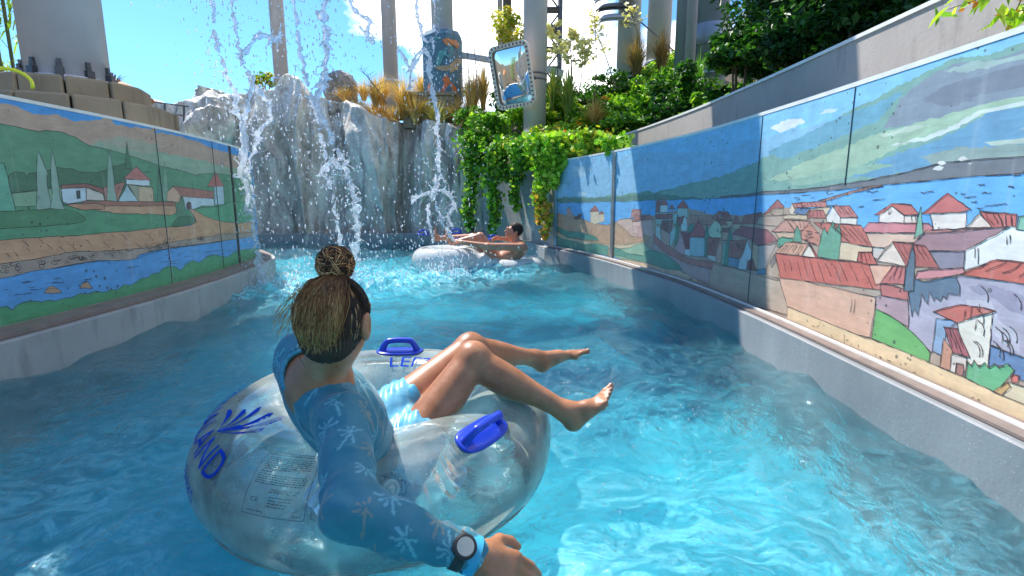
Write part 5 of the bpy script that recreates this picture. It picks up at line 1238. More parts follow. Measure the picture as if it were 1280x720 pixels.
# bamboo at the far left and dark cordyline
def tuft(c, n, L, wd, cols, label, name, cat, seed, upb=.6):
    q = np.random.default_rng(seed); C = []; V = []; Fc = []; cl = []
    for i in range(n):
        b = np.array(c)+q.normal(0, 1, 3)*np.array([.3, .3, .0]) if name == 'bamboo' else np.array(c, float); d = q.normal(0, 1, 3); d[2] = abs(d[2])+upb; d /= np.linalg.norm(d)
        if name == 'bamboo': b = b+np.array([0, 0, q.uniform(0, 2.6)])
        l = L*q.uniform(.6, 1.1); s_ = np.cross(d, [0, 0, 1]); s_ /= np.linalg.norm(s_)+1e-9; k0 = len(V)
        for t_ in (0, .35, .7, 1):
            p = b+d*l*t_-np.array([0, 0, .35*l*t_**2.2]); w_ = wd*(1-t_)**.6*(1 if t_ > 0 else .5); V += [p-s_*w_, p+s_*w_]
        Fc += [(k0+2*k, k0+2*k+1, k0+2*k+3, k0+2*k+2) for k in range(3)]; cl += [np.array(hexl(cols[q.integers(0, len(cols))]))*q.uniform(.7, 1.2)]*8
    return V, Fc, np.array(cl)
V, Fc, cl = tuft((-5.55, 5.6, 1.7), 1300, .34, .014, ['#a8c850', '#88b040', '#c8d870', '#6a9838'], '', 'bamboo', '', 3)
e = empty('bamboo', (-5.45, 5.6, 1.5)); tag(e, 'light green bamboo behind the massive column at the left edge', 'bamboo'); mk('foliage', V, Fc, M_gl, e, col=cl)
for k in range(9): a = (-5.45+.3*math.cos(k*2.1), 5.6+.3*math.sin(k*3.3)); MB().tube([(a[0], a[1], 1.3), (a[0]+.05*math.sin(k), a[1], 4.4)], .016, 6).build('cane', M_stem, e)
p = at(143, 98, 5.9); V, Fc, cl = tuft(tuple(p+Vector((0, 0, -.05))), 40, .22, .010, ['#4a1828', '#602038', '#38202c'], '', 'cord', '', 5, .4)
tag(mk('cordyline', V, Fc, M_gl, col=cl), 'small dark red spiky plant behind the right side of the massive column', 'plant')
# ------------------------------------------------------------------ inflatable rings
def vinyl(name, milky=.10, edge=.55, tint=(.93, .97, .96), tls=.5, dc=(.86, .92, .84, 1)):
    t = NT(name); lw = t.n('ShaderNodeLayerWeight', i_Blend=.35).outputs['Facing']
    dirt = t.noise(4, 6, .65); nb = t.bump(t.math('ADD', t.noise(5, 2), t.math('MULTIPLY', t.noise(40, 3), .06)), .14, .02)
    tr = t.n('ShaderNodeBsdfTransparent', i_Color=tuple(tint)+(1,))
    d = t.n('ShaderNodeBsdfDiffuse', i_Color=dc, i_Normal=nb); tl = t.n('ShaderNodeBsdfTranslucent', i_Color=dc, i_Normal=nb)
    gl = t.n('ShaderNodeBsdfGlossy', i_Color=(1, 1, 1, 1), i_Roughness=.09, i_Normal=nb)
    fac = t.math('ADD', t.math('MULTIPLY', t.math('POWER', lw, 2.2), edge), t.math('MULTIPLY', t.ramp(dirt, [(.35, .4), (.7, 1.5)]), milky), True)
    body = t.mixsh(fac, tr, t.mixsh(tls, d, tl))
    # small clinging water beads
    v = t.n('ShaderNodeTexVoronoi', i_Vector=t.obj(), i_Scale=85.0).outputs[0]; bead = t.math('MULTIPLY', t.math('LESS_THAN', v, .16), t.ramp(t.noise(9, 3), [(.5, 0), (.62, .8)]))
    fr = t.n('ShaderNodeFresnel', i_IOR=1.5, i_Normal=nb); s = t.mixsh(fr, body, gl)
    return t.surf(t.mixsh(t.math('MULTIPLY', bead, .35), s, t.n('ShaderNodeBsdfDiffuse', i_Color=(.95, .97, 1, 1))))
M_vin = vinyl('clear_vinyl', .34, .60); M_vin2 = vinyl('milky_vinyl', 2.2, .5, (.93, .97, .96), .42, (.95, .96, .98, 1))
M_blue = m_plain('handle_blue', (.015, .05, .50), .28, .04, 5, .02); M_ink2 = m_plain('print_blue', (.008, .05, .42), .9, .05, Specular_IOR_Level=.05); M_blk = m_plain('print_black', (.04, .045, .05), .5, .05)
TC = Vector((-.49, 1.83, .165)); TR, Tr = .435, .205
def tor(phi, th, off=0.0):
    r = Tr+off
    return Vector((TC.x+(TR+r*math.cos(th))*math.cos(phi), TC.y+(TR+r*math.cos(th))*math.sin(phi), TC.z+r*math.sin(th)*.96))
def p2t(px, py):
    """surface coordinates of the ring point seen at a photo pixel"""
    a, f, u = ray(px, py); lo = None
    for i in range(3000):
        t_ = .5+i*.001; x, y, z = a*t_-TC.x, f*t_-TC.y, HC+u*t_-TC.z
        rho = math.hypot(x, y)
        if (rho-TR)**2+(z/.96)**2 <= Tr**2: return math.atan2(y, x), math.atan2(z/.96, rho-TR)
    return None
ring = empty('swim_ring', (TC.x, TC.y, 0)); tag(ring, 'clear single swim ring with blue handles carrying the woman in the patterned shirt', 'swim ring')
nu, nv = 160, 64; V = []
for i in range(nu):
    ph = 2*math.pi*i/nu
    for j in range(nv):
        th = 2*math.pi*j/nv; inner = max(0, -math.cos(th))**3
        o_ = .006*inner*math.sin(ph*26+2*math.sin(th*2))+.003*math.sin(ph*9+th*2)-.008*math.exp(-((abs(th-math.pi)-.0)/.10)**2)
        V.append(tuple(tor(ph, th, o_)))
Fc = [(i*nv+j, ((i+1) % nu)*nv+j, ((i+1) % nu)*nv+(j+1) % nv, i*nv+(j+1) % nv) for i in range(nu) for j in range(nv)]
mk('tube', V, Fc, M_vin, ring, True)
M_seam = vinyl('seam_vinyl', .6, .6)
for th in (R(-38), R(-50), R(178)):
    m = MB(); m.tube([tor(2*math.pi*i/nu, th, .002) for i in range(nu+1)], .004, 6, flat=.5, cap=False); m.build('seam', M_seam, ring, True)
def textmesh(body, size=1.0, shear=0):
    cu = bpy.data.curves.new('t', 'FONT'); cu.body = body; cu.size = size; cu.shear = shear; cu.resolution_u = 3
    ob = bpy.data.objects.new('t', cu); COL.objects.link(ob); dg = bpy.context.evaluated_depsgraph_get(); me = bpy.data.meshes.new_from_object(ob.evaluated_get(dg))
    import bmesh
    bm = bmesh.new(); bm.from_mesh(me); bmesh.ops.triangulate(bm, faces=bm.faces[:])
    for _ in range(2):
        es = [e for e in bm.edges if e.calc_length() > size*.28]
        if not es: break
        bmesh.ops.subdivide_edges(bm, edges=es, cuts=1); bmesh.ops.triangulate(bm, faces=bm.faces[:])
    V = [(v.co.x, v.co.y) for v in bm.verts]; Fc = [tuple(v.index for v in f.verts) for f in bm.faces]; bm.free()
    bpy.data.objects.remove(ob); bpy.data.curves.remove(cu); bpy.data.meshes.remove(me)
    return V, Fc
def on_ring(name, V2, Fc, org, alpha, mat, off=.0025, bold=1):
    ph0, th0 = org; ca, sa = math.cos(alpha), math.sin(alpha); P_ = []
    for x, y in V2:
        u, v = x*ca-y*sa, x*sa+y*ca; P_.append(tuple(tor(ph0+u/(TR+Tr*math.cos(th0)), th0+v/Tr, off)))
    return mk(name, P_, Fc, mat, ring)
V2, Fc = textmesh('LEFT', .082); w_ = max(v[0] for v in V2); V2 = [((x-w_/2)*1.15, y) for x, y in V2]
lp = p2t(513, 460); on_ring('lettering', V2, Fc, lp, math.pi+.02, M_ink2, .010)
V2, Fc = textmesh('AQUALAND', .122, .1); w_ = max(v[0] for v in V2); V2 = [(x-w_, y) for x, y in V2]
dp_ = p2t(266, 606); on_ring('lettering', V2, Fc, dp_, -.10, M_ink2, .005)
V2, Fc = textmesh('PARKS', .055); w_ = max(v[0] for v in V2); V2 = [(x-w_, y) for x, y in V2]
on_ring('lettering', V2, Fc, (dp_[0]-.16, dp_[1]-.46), -.2, M_ink2, .004)
# blue splash emblem
m = MB()
for (x1, y1, bend, hw) in [(284, 512, -3, 4.6), (303, 512, -4, 3.6), (322, 509, -6, 3.2), (337, 517, -7, 4.2), (340, 526, -5, 4.2), (326, 536, -8, 4.0), (300, 535, 3, 4.2), (352, 521, -8, 3.4)]:
    x1 += 5; x0, y0 = 272, 540; P_ = []; K = 12
    L = math.hypot(x1-x0, y1-y0); nx, ny = -(y1-y0)/L, (x1-x0)/L
    for sgn in (1, -1):
        for k in range(K+1):
            t_ = k/K; w_ = hw*(t_**2.2)*math.sqrt(max(0, 1-max(0, (t_-.78)/.22)**2))+.35*(1-t_); c_ = bend*4*t_*(1-t_)*-.5
            q_ = p2t(x0+(x1-x0)*t_+nx*(c_+sgn*w_), y0+(y1-y0)*t_+ny*(c_+sgn*w_))
            if q_ is None: q_ = p2t(x0, y0)
            P_.append(tuple(tor(q_[0], q_[1], .0025)))
    m.add(P_, [(k, k+1, K+2+k, K+1+k) for k in range(K)])
ring_em = m.build('emblem', M_ink2, ring)
# information panel: frame, print, CE mark
cor = [p2t(303, 639), p2t(380, 652), p2t(404, 572), p2t(338, 564)]
def panel(name, V2, Fc, mat=M_blk, off=.0025):
    P_ = []
    for u, v in V2:
        a_ = (1-u)*(1-v); b_ = u*(1-v); c_ = u*v; d_ = (1-u)*v
        P_.append(tuple(tor(sum(w*q[0] for w, q in zip((a_, b_, c_, d_), cor)), sum(w*q[1] for w, q in zip((a_, b_, c_, d_), cor)), off)))
    return mk(name, P_, Fc, mat, ring)
def fit(body, x, y, h, shear=0, wmax=None):
    V2, Fc = textmesh(body, 1, shear); s_ = h/.72; w0 = max(v[0] for v in V2); sx = s_*.75 if wmax is None else wmax/w0
    return [(x+a_*sx, y+b_*s_) for a_, b_ in V2], Fc
bar = []; bf = []
def addbar(x0, x1, y, h_):
    K = 8; k0 = len(bar)
    for k in range(K+1): u = x0+(x1-x0)*k/K; bar.append((u, y)); bar.append((u, y+h_))
    for k in range(K): bf.append((k0+2*k, k0+2*k+2, k0+2*k+3, k0+2*k+1))
for (x0, y0, x1, y1) in ((0, 0, 1, 0), (0, 1, 1, 1), (0, .955, 1, .955)): addbar(x0, x1, y0, .009)
for x in (0, .993):
    k0 = len(bar)
    for k in range(13): bar.append((x, k/12)); bar.append((x+.009, k/12))
    for k in range(12): bf.append((k0+2*k, k0+2*k+1, k0+2*k+3, k0+2*k+2))
panel('panel_frame', bar, bf)
bar, bf = [], []; rr9 = random.Random(4)
def smallprint(x0, x1, y, h_=.016):      # illegible fine print, word by word
    x = x0
    while x < x1: w = rr9.uniform(.02, .07); addbar(x, min(x+w, x1), y, h_*rr9.uniform(.6, 1)); x += w+.014
for k in range(7): smallprint(.1, .93 if k != 6 else .6, .90-.033*k)
smallprint(.1, .28, .655, .024)
for k in range(5): smallprint(.08, .9, .61-.034*k)
for k in range(4): smallprint(.40, .78-.03*k, .285-.045*k)
smallprint(.08, .36, .06); smallprint(.82, .95, .05); panel('fine_print', bar, bf)
panel('panel_lettering', *fit('WARNING', .42, .965, .022, .2, .4)); panel('panel_lettering', *fit('ZEBEC Z', .36, .355, .06, .35, .5)); panel('panel_lettering', *fit('CE', .1, .2, .07, 0, .14))
# valve
vp = p2t(488, 611); nrm = (tor(vp[0], vp[1], .01)-tor(*vp)).normalized()
def circ(rad, w, off=.0028, seg=40, a0=0, a1=2*math.pi):
    V2 = []
    for k in range(seg+1):
        a_ = a0+(a1-a0)*k/seg; V2 += [(rad*math.cos(a_), rad*math.sin(a_)), ((rad+w)*math.cos(a_), (rad+w)*math.sin(a_))]
    return V2, [(2*k, 2*k+1, 2*k+3, 2*k+2) for k in range(seg)]
for rad, w in ((.0295, .0012), (.041, .0012)): on_ring('valve_print', *circ(rad, w), vp, 0, M_blk)
for k in range(30):
    if rr9.random() < .8: on_ring('valve_print', *circ(.0335, .0045, .0028, 4, k*.209, k*.209+rr9.uniform(.08, .14)), vp, 0, M_blk)
c_ = tor(vp[0], vp[1], .001); tx = nrm.orthogonal().normalized(); ty = nrm.cross(tx); m = MB(); prof = [(.024, 0), (.024, .004), (.018, .006), (.016, .003), (.009, .003), (.009, .007), (.001, .008)]; V = []
for r_, h_ in prof:
    for k in range(24): a_ = 2*math.pi*k/24; V.append(tuple(c_+nrm*h_+tx*r_*math.cos(a_)+ty*r_*math.sin(a_)))
m.add(V, [(i*24+k, i*24+(k+1) % 24, (i+1)*24+(k+1) % 24, (i+1)*24+k) for i in range(len(prof)-1) for k in range(24)]); m.build('valve', M_seam, ring, True)
def handle(org, alpha, parent, T=tor, kr=None, L=.105, W=.047):
    ph0, th0 = org; ca, sa = math.cos(alpha), math.sin(alpha); k_ = kr or (TR+Tr*math.cos(th0), Tr)
    def M(x, y, h_): u, v = x*ca-y*sa, x*sa+y*ca; return tuple(T(ph0+u/k_[0], th0+v/k_[1], h_))
    V = []; n = 40; rings_ = [(1.0, .001), (1.0, .006), (.93, .009), (.6, .009), (.01, .009)]
    for s_, h_ in rings_:
        for k in range(n):
            a_ = 2*math.pi*k/n; c, d = math.cos(a_), math.sin(a_); V.append(M(L*s_*math.copysign(abs(c)**.6, c), W*s_*math.copysign(abs(d)**.75, d), h_))
    Fc = [(i*n+k, i*n+(k+1) % n, (i+1)*n+(k+1) % n, (i+1)*n+k) for i in range(len(rings_)-1) for k in range(n)]
    g = mk('handle', V, Fc, M_blue, parent, True)
    pts = [(-.078, .006), (-.072, .024), (-.060, .043), (-.045, .052), (0, .055), (.045, .052), (.060, .043), (.072, .024), (.078, .006)]
    P_ = catmull([M(x, 0, h_) for x, h_ in pts], 5); rad = [.0125+.005*abs(2*i/(len(P_)-1)-1)**3+(.0012 if (i % 2 and 12 < i < len(P_)-13) else 0) for i in range(len(P_))]
    MB().tube(P_, rad, 12).build('grip', M_blue, g, True); return g
h1 = p2t(604, 541); handle((h1[0], h1[1]), math.pi*0+.10, ring)
h2 = (R(93), R(92)); handle(h2, math.pi, ring)

# the double ring of the man
class SDF2(SDF):
    def torus(s, c, R_, r, k=.03, zs=1.0):
        q = s._box(np.array(c)-(R_+r+k+.05), np.array(c)+(R_+r+k+.05)); sl, (X, Y, Z) = q
        d = np.sqrt((np.hypot(X-c[0], Y-c[1])-R_)**2+((Z-c[2])/zs)**2)-r; s._join(sl, d, k); return s
DC = (-.50, 7.95)
s = SDF2((DC[0]-1.2, DC[1]-.75, -.15), (DC[0]+1.2, DC[1]+.75, .55), .02)
s.torus((DC[0]-.50, DC[1], .11), .36, .20).torus((DC[0]+.50, DC[1]+.05, -.03), .37, .18, .05); s.cap((DC[0]+.1, DC[1]-.2, .08), (DC[0]+.1, DC[1]+.2, .08), .16, .16, .08)
V, Q = s.mesh(); V = smoothV(V, Q, 2); dring = empty('double_swim_ring', (DC[0], DC[1], 0)); tag(dring, 'milky clear two-seat swim ring carrying the reclining man, near the creepers', 'swim ring')
mk('tube', V, Q, M_vin2, dring, True)
def far_handle(px, py, Y, ang=0, parent=dring):
    c = at(px, py, Y); ca, sa = math.cos(ang), math.sin(ang); V = []; n = 20
    for s_, h_ in ((1, -.01), (1, .008), (.8, .012), (.01, .012)):
        for k in range(n): a_ = 2*math.pi*k/n; x, y = .10*s_*math.cos(a_), .05*s_*math.sin(a_); V.append((c.x+x*ca-y*sa, c.y+x*sa+y*ca, c.z+h_))
    g = mk('handle', V, [(i*n+k, i*n+(k+1) % n, (i+1)*n+(k+1) % n, (i+1)*n+k) for i in range(3) for k in range(n)], M_blue, parent, True)
    MB().tube(catmull([(c.x+x*ca, c.y+x*sa, c.z+h_) for x, h_ in ((-.075, 0), (-.06, .05), (0, .065), (.06, .05), (.075, 0))], 4), .014, 8).build('grip', M_blue, g, True)
far_handle(571, 304, 7.82, .2); far_handle(570, 291, 8.35, .1); far_handle(617, 299, 8.35, 0); far_handle(529, 293, 7.9, .6)
# ------------------------------------------------------------------ people
def skin(name, c, c2):
    t = NT(name); n = t.noise(11, 6, .65); f = t.noise(60, 3)
    col = t.mix(t.ramp(n, [(.35, 0), (.7, 1)]), tuple(c), tuple(c2))
    # wet beads on the skin
    v = t.n('ShaderNodeTexVoronoi', i_Vector=t.obj(), i_Scale=120.0).outputs[0]; bead = t.math('MULTIPLY', t.math('LESS_THAN', v, .17), t.ramp(t.noise(22, 3), [(.48, 0), (.56, 1)]))
    return t.surf(t.pbr(col, t.math('SUBTRACT', .42, t.math('MULTIPLY', bead, .3)), t.bump(t.math('ADD', t.math('MULTIPLY', f, .2), bead), .5, .004), Subsurface_Weight=.12, Subsurface_Scale=.02, Subsurface_Radius=(1, .35, .2), Coat_Weight=.12, Coat_Roughness=.2))
M_skin = skin('tanned_skin', (.32, .12, .048), (.50, .215, .105)); M_skin2 = skin('sunburnt_skin', (.50, .22, .13), (.56, .27, .17))
def frame(up, side):
    up = Vector(up).normalized(); side = Vector(side); side = (side-up*side.dot(up)).normalized(); fwd = up.cross(side)
    return np.array([tuple(side), tuple(fwd), tuple(up)]).T, side, fwd, up
def foot(s, ankle, heel, toe, medial, sc=1.0):
    f = (toe-heel).normalized(); md = (medial-f*medial.dot(f)).normalized(); n = md.cross(f)
    if n.dot(ankle-(heel+toe)/2) < 0: n = -n
    s.cap(ankle, heel+f*.025+n*.018, .033*sc, .027*sc, .03); s.ell(heel+f*.018+n*.008, (.027*sc, .027*sc, .027*sc), None, .02)
    ball = toe-f*.055*sc
    s.cap(ankle+f*.01-n*.005, heel.lerp(ball, .62)+n*.022, .031*sc, .023*sc, .02); s.cap(heel.lerp(ball, .6)+n*.016, ball+n*.004+md*.012, .024*sc, .018*sc, .02)
    s.cap(heel+f*.03, ball-md*.02, .022*sc, .015*sc, .02); s.cap(ball+md*.027*sc, ball-md*.026*sc-f*.012, .0165*sc, .0135*sc, .015)
    out = []
    for i, (o_, l_, r_) in enumerate([(.031, .062, .0118), (.012, .060, .0083), (-.003, .053, .0078), (-.0165, .045, .0074), (-.029, .036, .0072)]):
        b = ball+md*o_*sc-f*(.004+.006*i); t_ = b+(f*l_+md*(.05-.018*i)*.12+n*(.004))*sc
        mid_ = b.lerp(t_, .55)+n*.005; s.cap(b, mid_, r_*sc, r_*.9*sc, .006); s.cap(mid_, t_, r_*.9*sc, r_*sc, .003); out.append((t_, f, n, md, r_*sc))
    return out
def hand(s, wrist, knuck, tips_dir, side, palmn, curl=.5, sc=1.0):
    """side: towards the thumb; palmn: out of the palm"""
    f = (knuck-wrist).normalized(); sd = (side-f*side.dot(f)).normalized(); pn = (palmn-f*palmn.dot(f)-sd*palmn.dot(sd)).normalized(); td = Vector(tips_dir).normalized()
    s.cap(wrist, wrist.lerp(knuck, .4)+sd*.008, .024*sc, .020*sc, .02)
    for i in range(4):
        o_ = (.030, .010, -.010, -.028)[i]; kb = knuck+sd*o_*sc-f*(.0, 0, .004, .012)[i]
        s.cap(wrist+sd*o_*.5*sc, kb, .016*sc, .0125*sc, .014)
        l = (.043, .048, .045, .035)[i]*sc; d1 = (f+pn*curl*.5).normalized(); p1 = kb+d1*l; d2 = (td*.6+f*.6+pn*curl).normalized(); p2 = p1+d2*l*.62; p3 = p2+(td*.6+f*.3+pn*curl*1.3).normalized()*l*.5
        r_ = (.0092, .0092, .0088, .0078)[i]*sc; s.cap(kb, p1, r_*1.1, r_, .006); s.cap(p1, p2, r_, r_*.92, .003); s.cap(p2, p3, r_*.92, r_*.8, .003)
    t0 = wrist.lerp(knuck, .25)+sd*.020*sc; t1 = t0+(f*.6+sd*.75+pn*.3).normalized()*.042*sc; t2 = t1+(f*.9+sd*.3+pn*.3).normalized()*.032*sc; t3 = t2+(f*.95+pn*.4).normalized()*.026*sc
    s.cap(t0, t1, .016*sc, .012*sc, .012); s.cap(t1, t2, .012*sc, .0105*sc, .004); s.cap(t2, t3, .0105*sc, .009*sc, .004)
def headparts(s, c, fw, up, sd, sc=1.0):
    M_ = np.array([tuple(sd), tuple(fw), tuple(up)]).T
    s.ell(c+up*.006*sc-fw*.012*sc, np.array((.071, .088, .083))*sc, M_, .02); s.ell(c+fw*.022*sc-up*.035*sc, np.array((.058, .066, .078))*sc, M_, .03)
    s.ell(c+fw*.07*sc-up*.092*sc, np.array((.022, .018, .016))*sc, M_, .025)            # chin
    s.cap(c+fw*.086*sc+up*.005*sc, c+fw*.108*sc-up*.032*sc, .008*sc, .011*sc, .010)       # nose
    s.cap(c+fw*.086*sc-up*.058*sc+sd*.016*sc, c+fw*.086*sc-up*.058*sc-sd*.016*sc, .008*sc, .008*sc, .006)   # lips
    s.cap(c+fw*.084*sc+up*.022*sc+sd*.04*sc, c+fw*.09*sc+up*.022*sc-sd*.04*sc, .010*sc, .010*sc, .012)       # brow
    for q in (-1, 1):
        s.ell(c+fw*.086*sc+up*.004*sc+sd*q*.031*sc, np.array((.017, .010, .011))*sc, M_, .004, True)          # eye socket
        s.ell(c+fw*.073*sc+up*.004*sc+sd*q*.031*sc, np.array((.0125, .0125, .0125))*sc, M_, .002)                # eye ball
        e0 = c+sd*q*.078*sc-fw*.014*sc-up*.016*sc
        s.ell(e0, np.array((.012, .021, .034))*sc, M_, .004); s.ell(e0+sd*q*.008*sc+fw*.003*sc, np.array((.006, .011, .019))*sc, M_, .003, True)

# ---- woman -------------------------------------------------------------------
sL, sR = Vector((-.560, 1.32, .632)), Vector((-.372, 1.07, .555)); mid = (sL+sR)/2; pel = Vector((-.445, 1.55, .215))
nb_ = at(404, 474, 1.19); hd = at(420, 396, 1.15)
hfw = Vector((.12, .97, -.12)).normalized(); hup = Vector((.02, -.02, 1)); hup = (hup-hfw*hup.dot(hfw)).normalized(); hsd = hfw.cross(hup).normalized()   # hsd points to her right
Mt, tsd, tfw, tup = frame(mid-pel, sR-sL)
if tfw.dot(Vector((1, .6, 0))) < 0: tfw = -tfw; Mt[:, 1] *= -1
hipR, hipL = pel-tsd*-.085, pel-tsd*.085
kR, kL = at(591, 449, 1.72), at(588, 436, 1.90); aR, aL = at(708, 515, 1.70), at(668, 448, 2.10)
heR, heL = at(712, 535, 1.69), at(672, 461, 2.10); toR, toL = at(768, 489, 1.72), at(728, 438, 2.20)
elb = at(437, 636, .86); wri = at(594, 695, .87); knu = at(640, 716, .88); eL = at(392, 512, 1.62); wL = at(452, 530, 1.8)
lo = (-.85, .6, -.05); hi = (.5, 2.45, 1.0)
def torso(s, g=0.0, k=.05):
    s.ell(pel+tup*.02, np.array((.165, .118, .12))+g, Mt, k); s.ell(pel+tup*.20, np.array((.118, .088, .14))+g, Mt, k)
    s.ell(pel.lerp(mid, .70), np.array((.142, .100, .16))+g, Mt, k); s.cap(sL, sR, .052+g, .052+g, k); s.ell(mid-tup*.05-tfw*.03, np.array((.14, .055, .09))+g, Mt, k)
def arms(s, g=0.0, k=.03, fore=1.0):
    s.cap(sR, elb, .048+g, .036+g, k); w_ = elb.lerp(wri, fore); s.cap(elb, w_, .036+g, (.036-.011*fore)+g, .02); s.cap(elb.lerp(wri, .1), elb.lerp(wri, .45), .037+g, .034+g, .02)
    s.cap(sL, eL, .050+g, .039+g, k); w_ = eL.lerp(wL, fore); s.cap(eL, w_, .039+g, .026+g, .02)
print('sdf woman'); s = SDF(lo, hi, .0045)
torso(s, -.008); arms(s, -.004)
s.cap(nb_-hfw*.0, hd-hup*.065-hfw*.018, .056, .046, .04); s.cap(mid-tfw*.01, nb_, .06, .05, .06); headparts(s, hd, hfw, hup, hsd)
for hp, kn, an in ((hipR, kR, aR), (hipL, kL, aL)):
    s.cap(hp, kn, .090, .056, .03); s.cap(kn, an, .052, .033, .02); d_ = an-kn; dn = Vector((0, 0, -1)); dn = (dn-d_.normalized()*dn.dot(d_.normalized())).normalized()
    M_, _, _, _ = frame(d_, Vector((0, 1, 0))); s.ell(kn.lerp(an, .32)+dn*.014, (.049, .052, .13), M_, .03); s.ell(kn+Vector((0, 0, .006)), (.050, .050, .052), None, .03)
NAILS = foot(s, aR, heR, toR, Vector((.1, 1, .15)))+foot(s, aL, heL, toL, Vector((-.1, -1, -.1)))
hand(s, wri, knu, Vector((.6, -.1, -.8)), Vector((.3, .8, .5)), Vector((.2, -.3, -1)), .45)
hand(s, wL, wL+Vector((.07, .05, -.01)), Vector((.7, .3, -.5)), Vector((.1, -.7, .5)), Vector((0, 0, -1)), .5)
V, Q = s.mesh(); V = smoothV(V, Q, 2, .45)
woman = mk('person', V, Q, M_skin, smooth=True)
tag(woman, 'woman with a hair bun and blue palm-print shirt sitting back in the near clear ring', 'person', kind='thing')

for t_, f, n, md, r_ in NAILS:
    iv2, fi2 = ico(); A3 = np.array([tuple(f*r_*.75), tuple(md*r_*.72), tuple(n*r_*.22)]); mk('toenail', iv2@A3+np.array(t_+n*r_*.80+f*r_*.25), fi2, m_nail if 'm_nail' in globals() else globals().setdefault('m_nail', m_plain('nail', (.62, .40, .34), .25, .03)), woman, True)
# shirt with palm print
s = SDF(lo, hi, .0036); torso(s, .004, .05); arms(s, .006, .035, .97)
s.ell(sL+Vector((-.005, 0, -.02)), (.052, .06, .075), None, .04)
s.cap(pel+tup*.0, pel-tup*.06, .15, .15, .01, True) if False else None
V0 = None
# open neck: scooped low at the back
s.ell(nb_+hup*.022-tfw*.028+tsd*-.028, (.084, .060, .050), Mt, 0, True); s.cap(nb_, hd, .062, .075, 0, True)
s.cap(pel-tup*.19, pel-tup*.4, .2, .2, 0, True)
V, Q = s.mesh(); V = smoothV(V, Q, 2, .45)
e4 = np.concatenate([Q[:, [0, 1, 2]], Q[:, [0, 2, 3]]]); nr = np.zeros_like(V); fn = np.cross(V[e4[:, 1]]-V[e4[:, 0]], V[e4[:, 2]]-V[e4[:, 0]])
for i in range(3): np.add.at(nr, e4[:, i], fn)
nr /= np.linalg.norm(nr, axis=1)[:, None]+1e-12
# folds: stretched across the back, rings at the elbow and wrist
ax = (V-np.array(pel))@np.array(tup); sxv = (V-np.array(pel))@np.array(tsd)
wr_ = np.sin(ax*70+5*vnoise(V*9, 3, 2)+sxv*24)*.5+vnoise(V*np.array([14, 14, 14]), 5, 3)
dE = np.linalg.norm(V-np.array(elb), axis=1); dW = np.linalg.norm(V-np.array(wri), axis=1)
al = (V-np.array(sR))@np.array((elb-sR).normalized())
ring_ = np.sin(dW*190+4*vnoise(V*12, 7, 2))*np.exp(-(dW/.10)**2)*.8+np.sin(al*110+6*vnoise(V*10, 8, 2))*np.exp(-(dE/.13)**2)*1.2
fold = 1-np.abs(vnoise(np.c_[ax*16+sxv*9, sxv*6-ax*3, ((V-np.array(pel))@np.array(tfw))*10], 12, 3))*2.2
V = V+nr*(.0024*wr_+.0026*ring_+.0085*fold*np.clip(1-dW/.5+.6, .35, 1))[:, None]
base_ = np.array(hexl('#287386')); lt = np.array(hexl('#86c8d6')); br_ = np.array(hexl('#a89478')); dk_ = np.array(hexl('#0c5a80'))
Cc_ = np.tile(base_, (len(V), 1))*(1+.12*vnoise(V*20, 2, 3))[:, None]
Cc_[(ax > .44)] = Cc_[(ax > .44)]*1.0
rp = np.random.default_rng(5); order = rp.permutation(len(V)); cents = []
for i in order:
    if all(np.linalg.norm(V[i]-V[j]) > .054 for j in cents): cents.append(i)
    if len(cents) > 170: break
for ci, i in enumerate(cents):
    d_ = V-V[i]; m_ = (np.abs(d_).max(1) < .05) & ((nr@nr[i]) > .35)
    if not m_.any(): continue
    n_ = nr[i]; up_ = np.array([.25*rp.normal(), .25*rp.normal(), 1.0]); up_ -= n_*(up_@n_); up_ /= np.linalg.norm(up_)+1e-9; rt = np.cross(n_, up_)
    x = d_[m_]@rt; y = d_[m_]@up_; w_ = np.zeros(len(x)); rad = np.hypot(x, y-.006); an = np.arctan2(y-.006, x)
    sz = .026*rp.uniform(.8, 1.15); nf = 9; fr_ = np.abs(((an/(2*math.pi)*nf+.5*rp.random()) % 1)-.5)*2
    w_ = np.where((rad < sz*(.9+.2*np.sin(an*3+ci))) & (fr_ > .42+.35*rad/sz) & (an > -2.6) & (an < -.5+2.9), 1, 0)
    trk = (np.abs(x-.12*y) < .0026) & (y < .004) & (y > -.042); w_ = np.maximum(w_, trk)
    c_ = lt if ci % 3 else br_; idx_ = np.where(m_)[0]; Cc_[idx_] = Cc_[idx_]*(1-w_[:, None]*.5)+c_*w_[:, None]*.5
t = NT('palm_shirt'); c = t.attr(); wv_ = t.noise(140, 2); M_shirt = t.surf(t.pbr(c, .55, t.bump(t.math('ADD', t.noise(16, 4), t.math('MULTIPLY', wv_, .2)), .35, .006), Sheen_Weight=.2))
mk('shirt', V, Q, M_shirt, woman, True, Cc_)
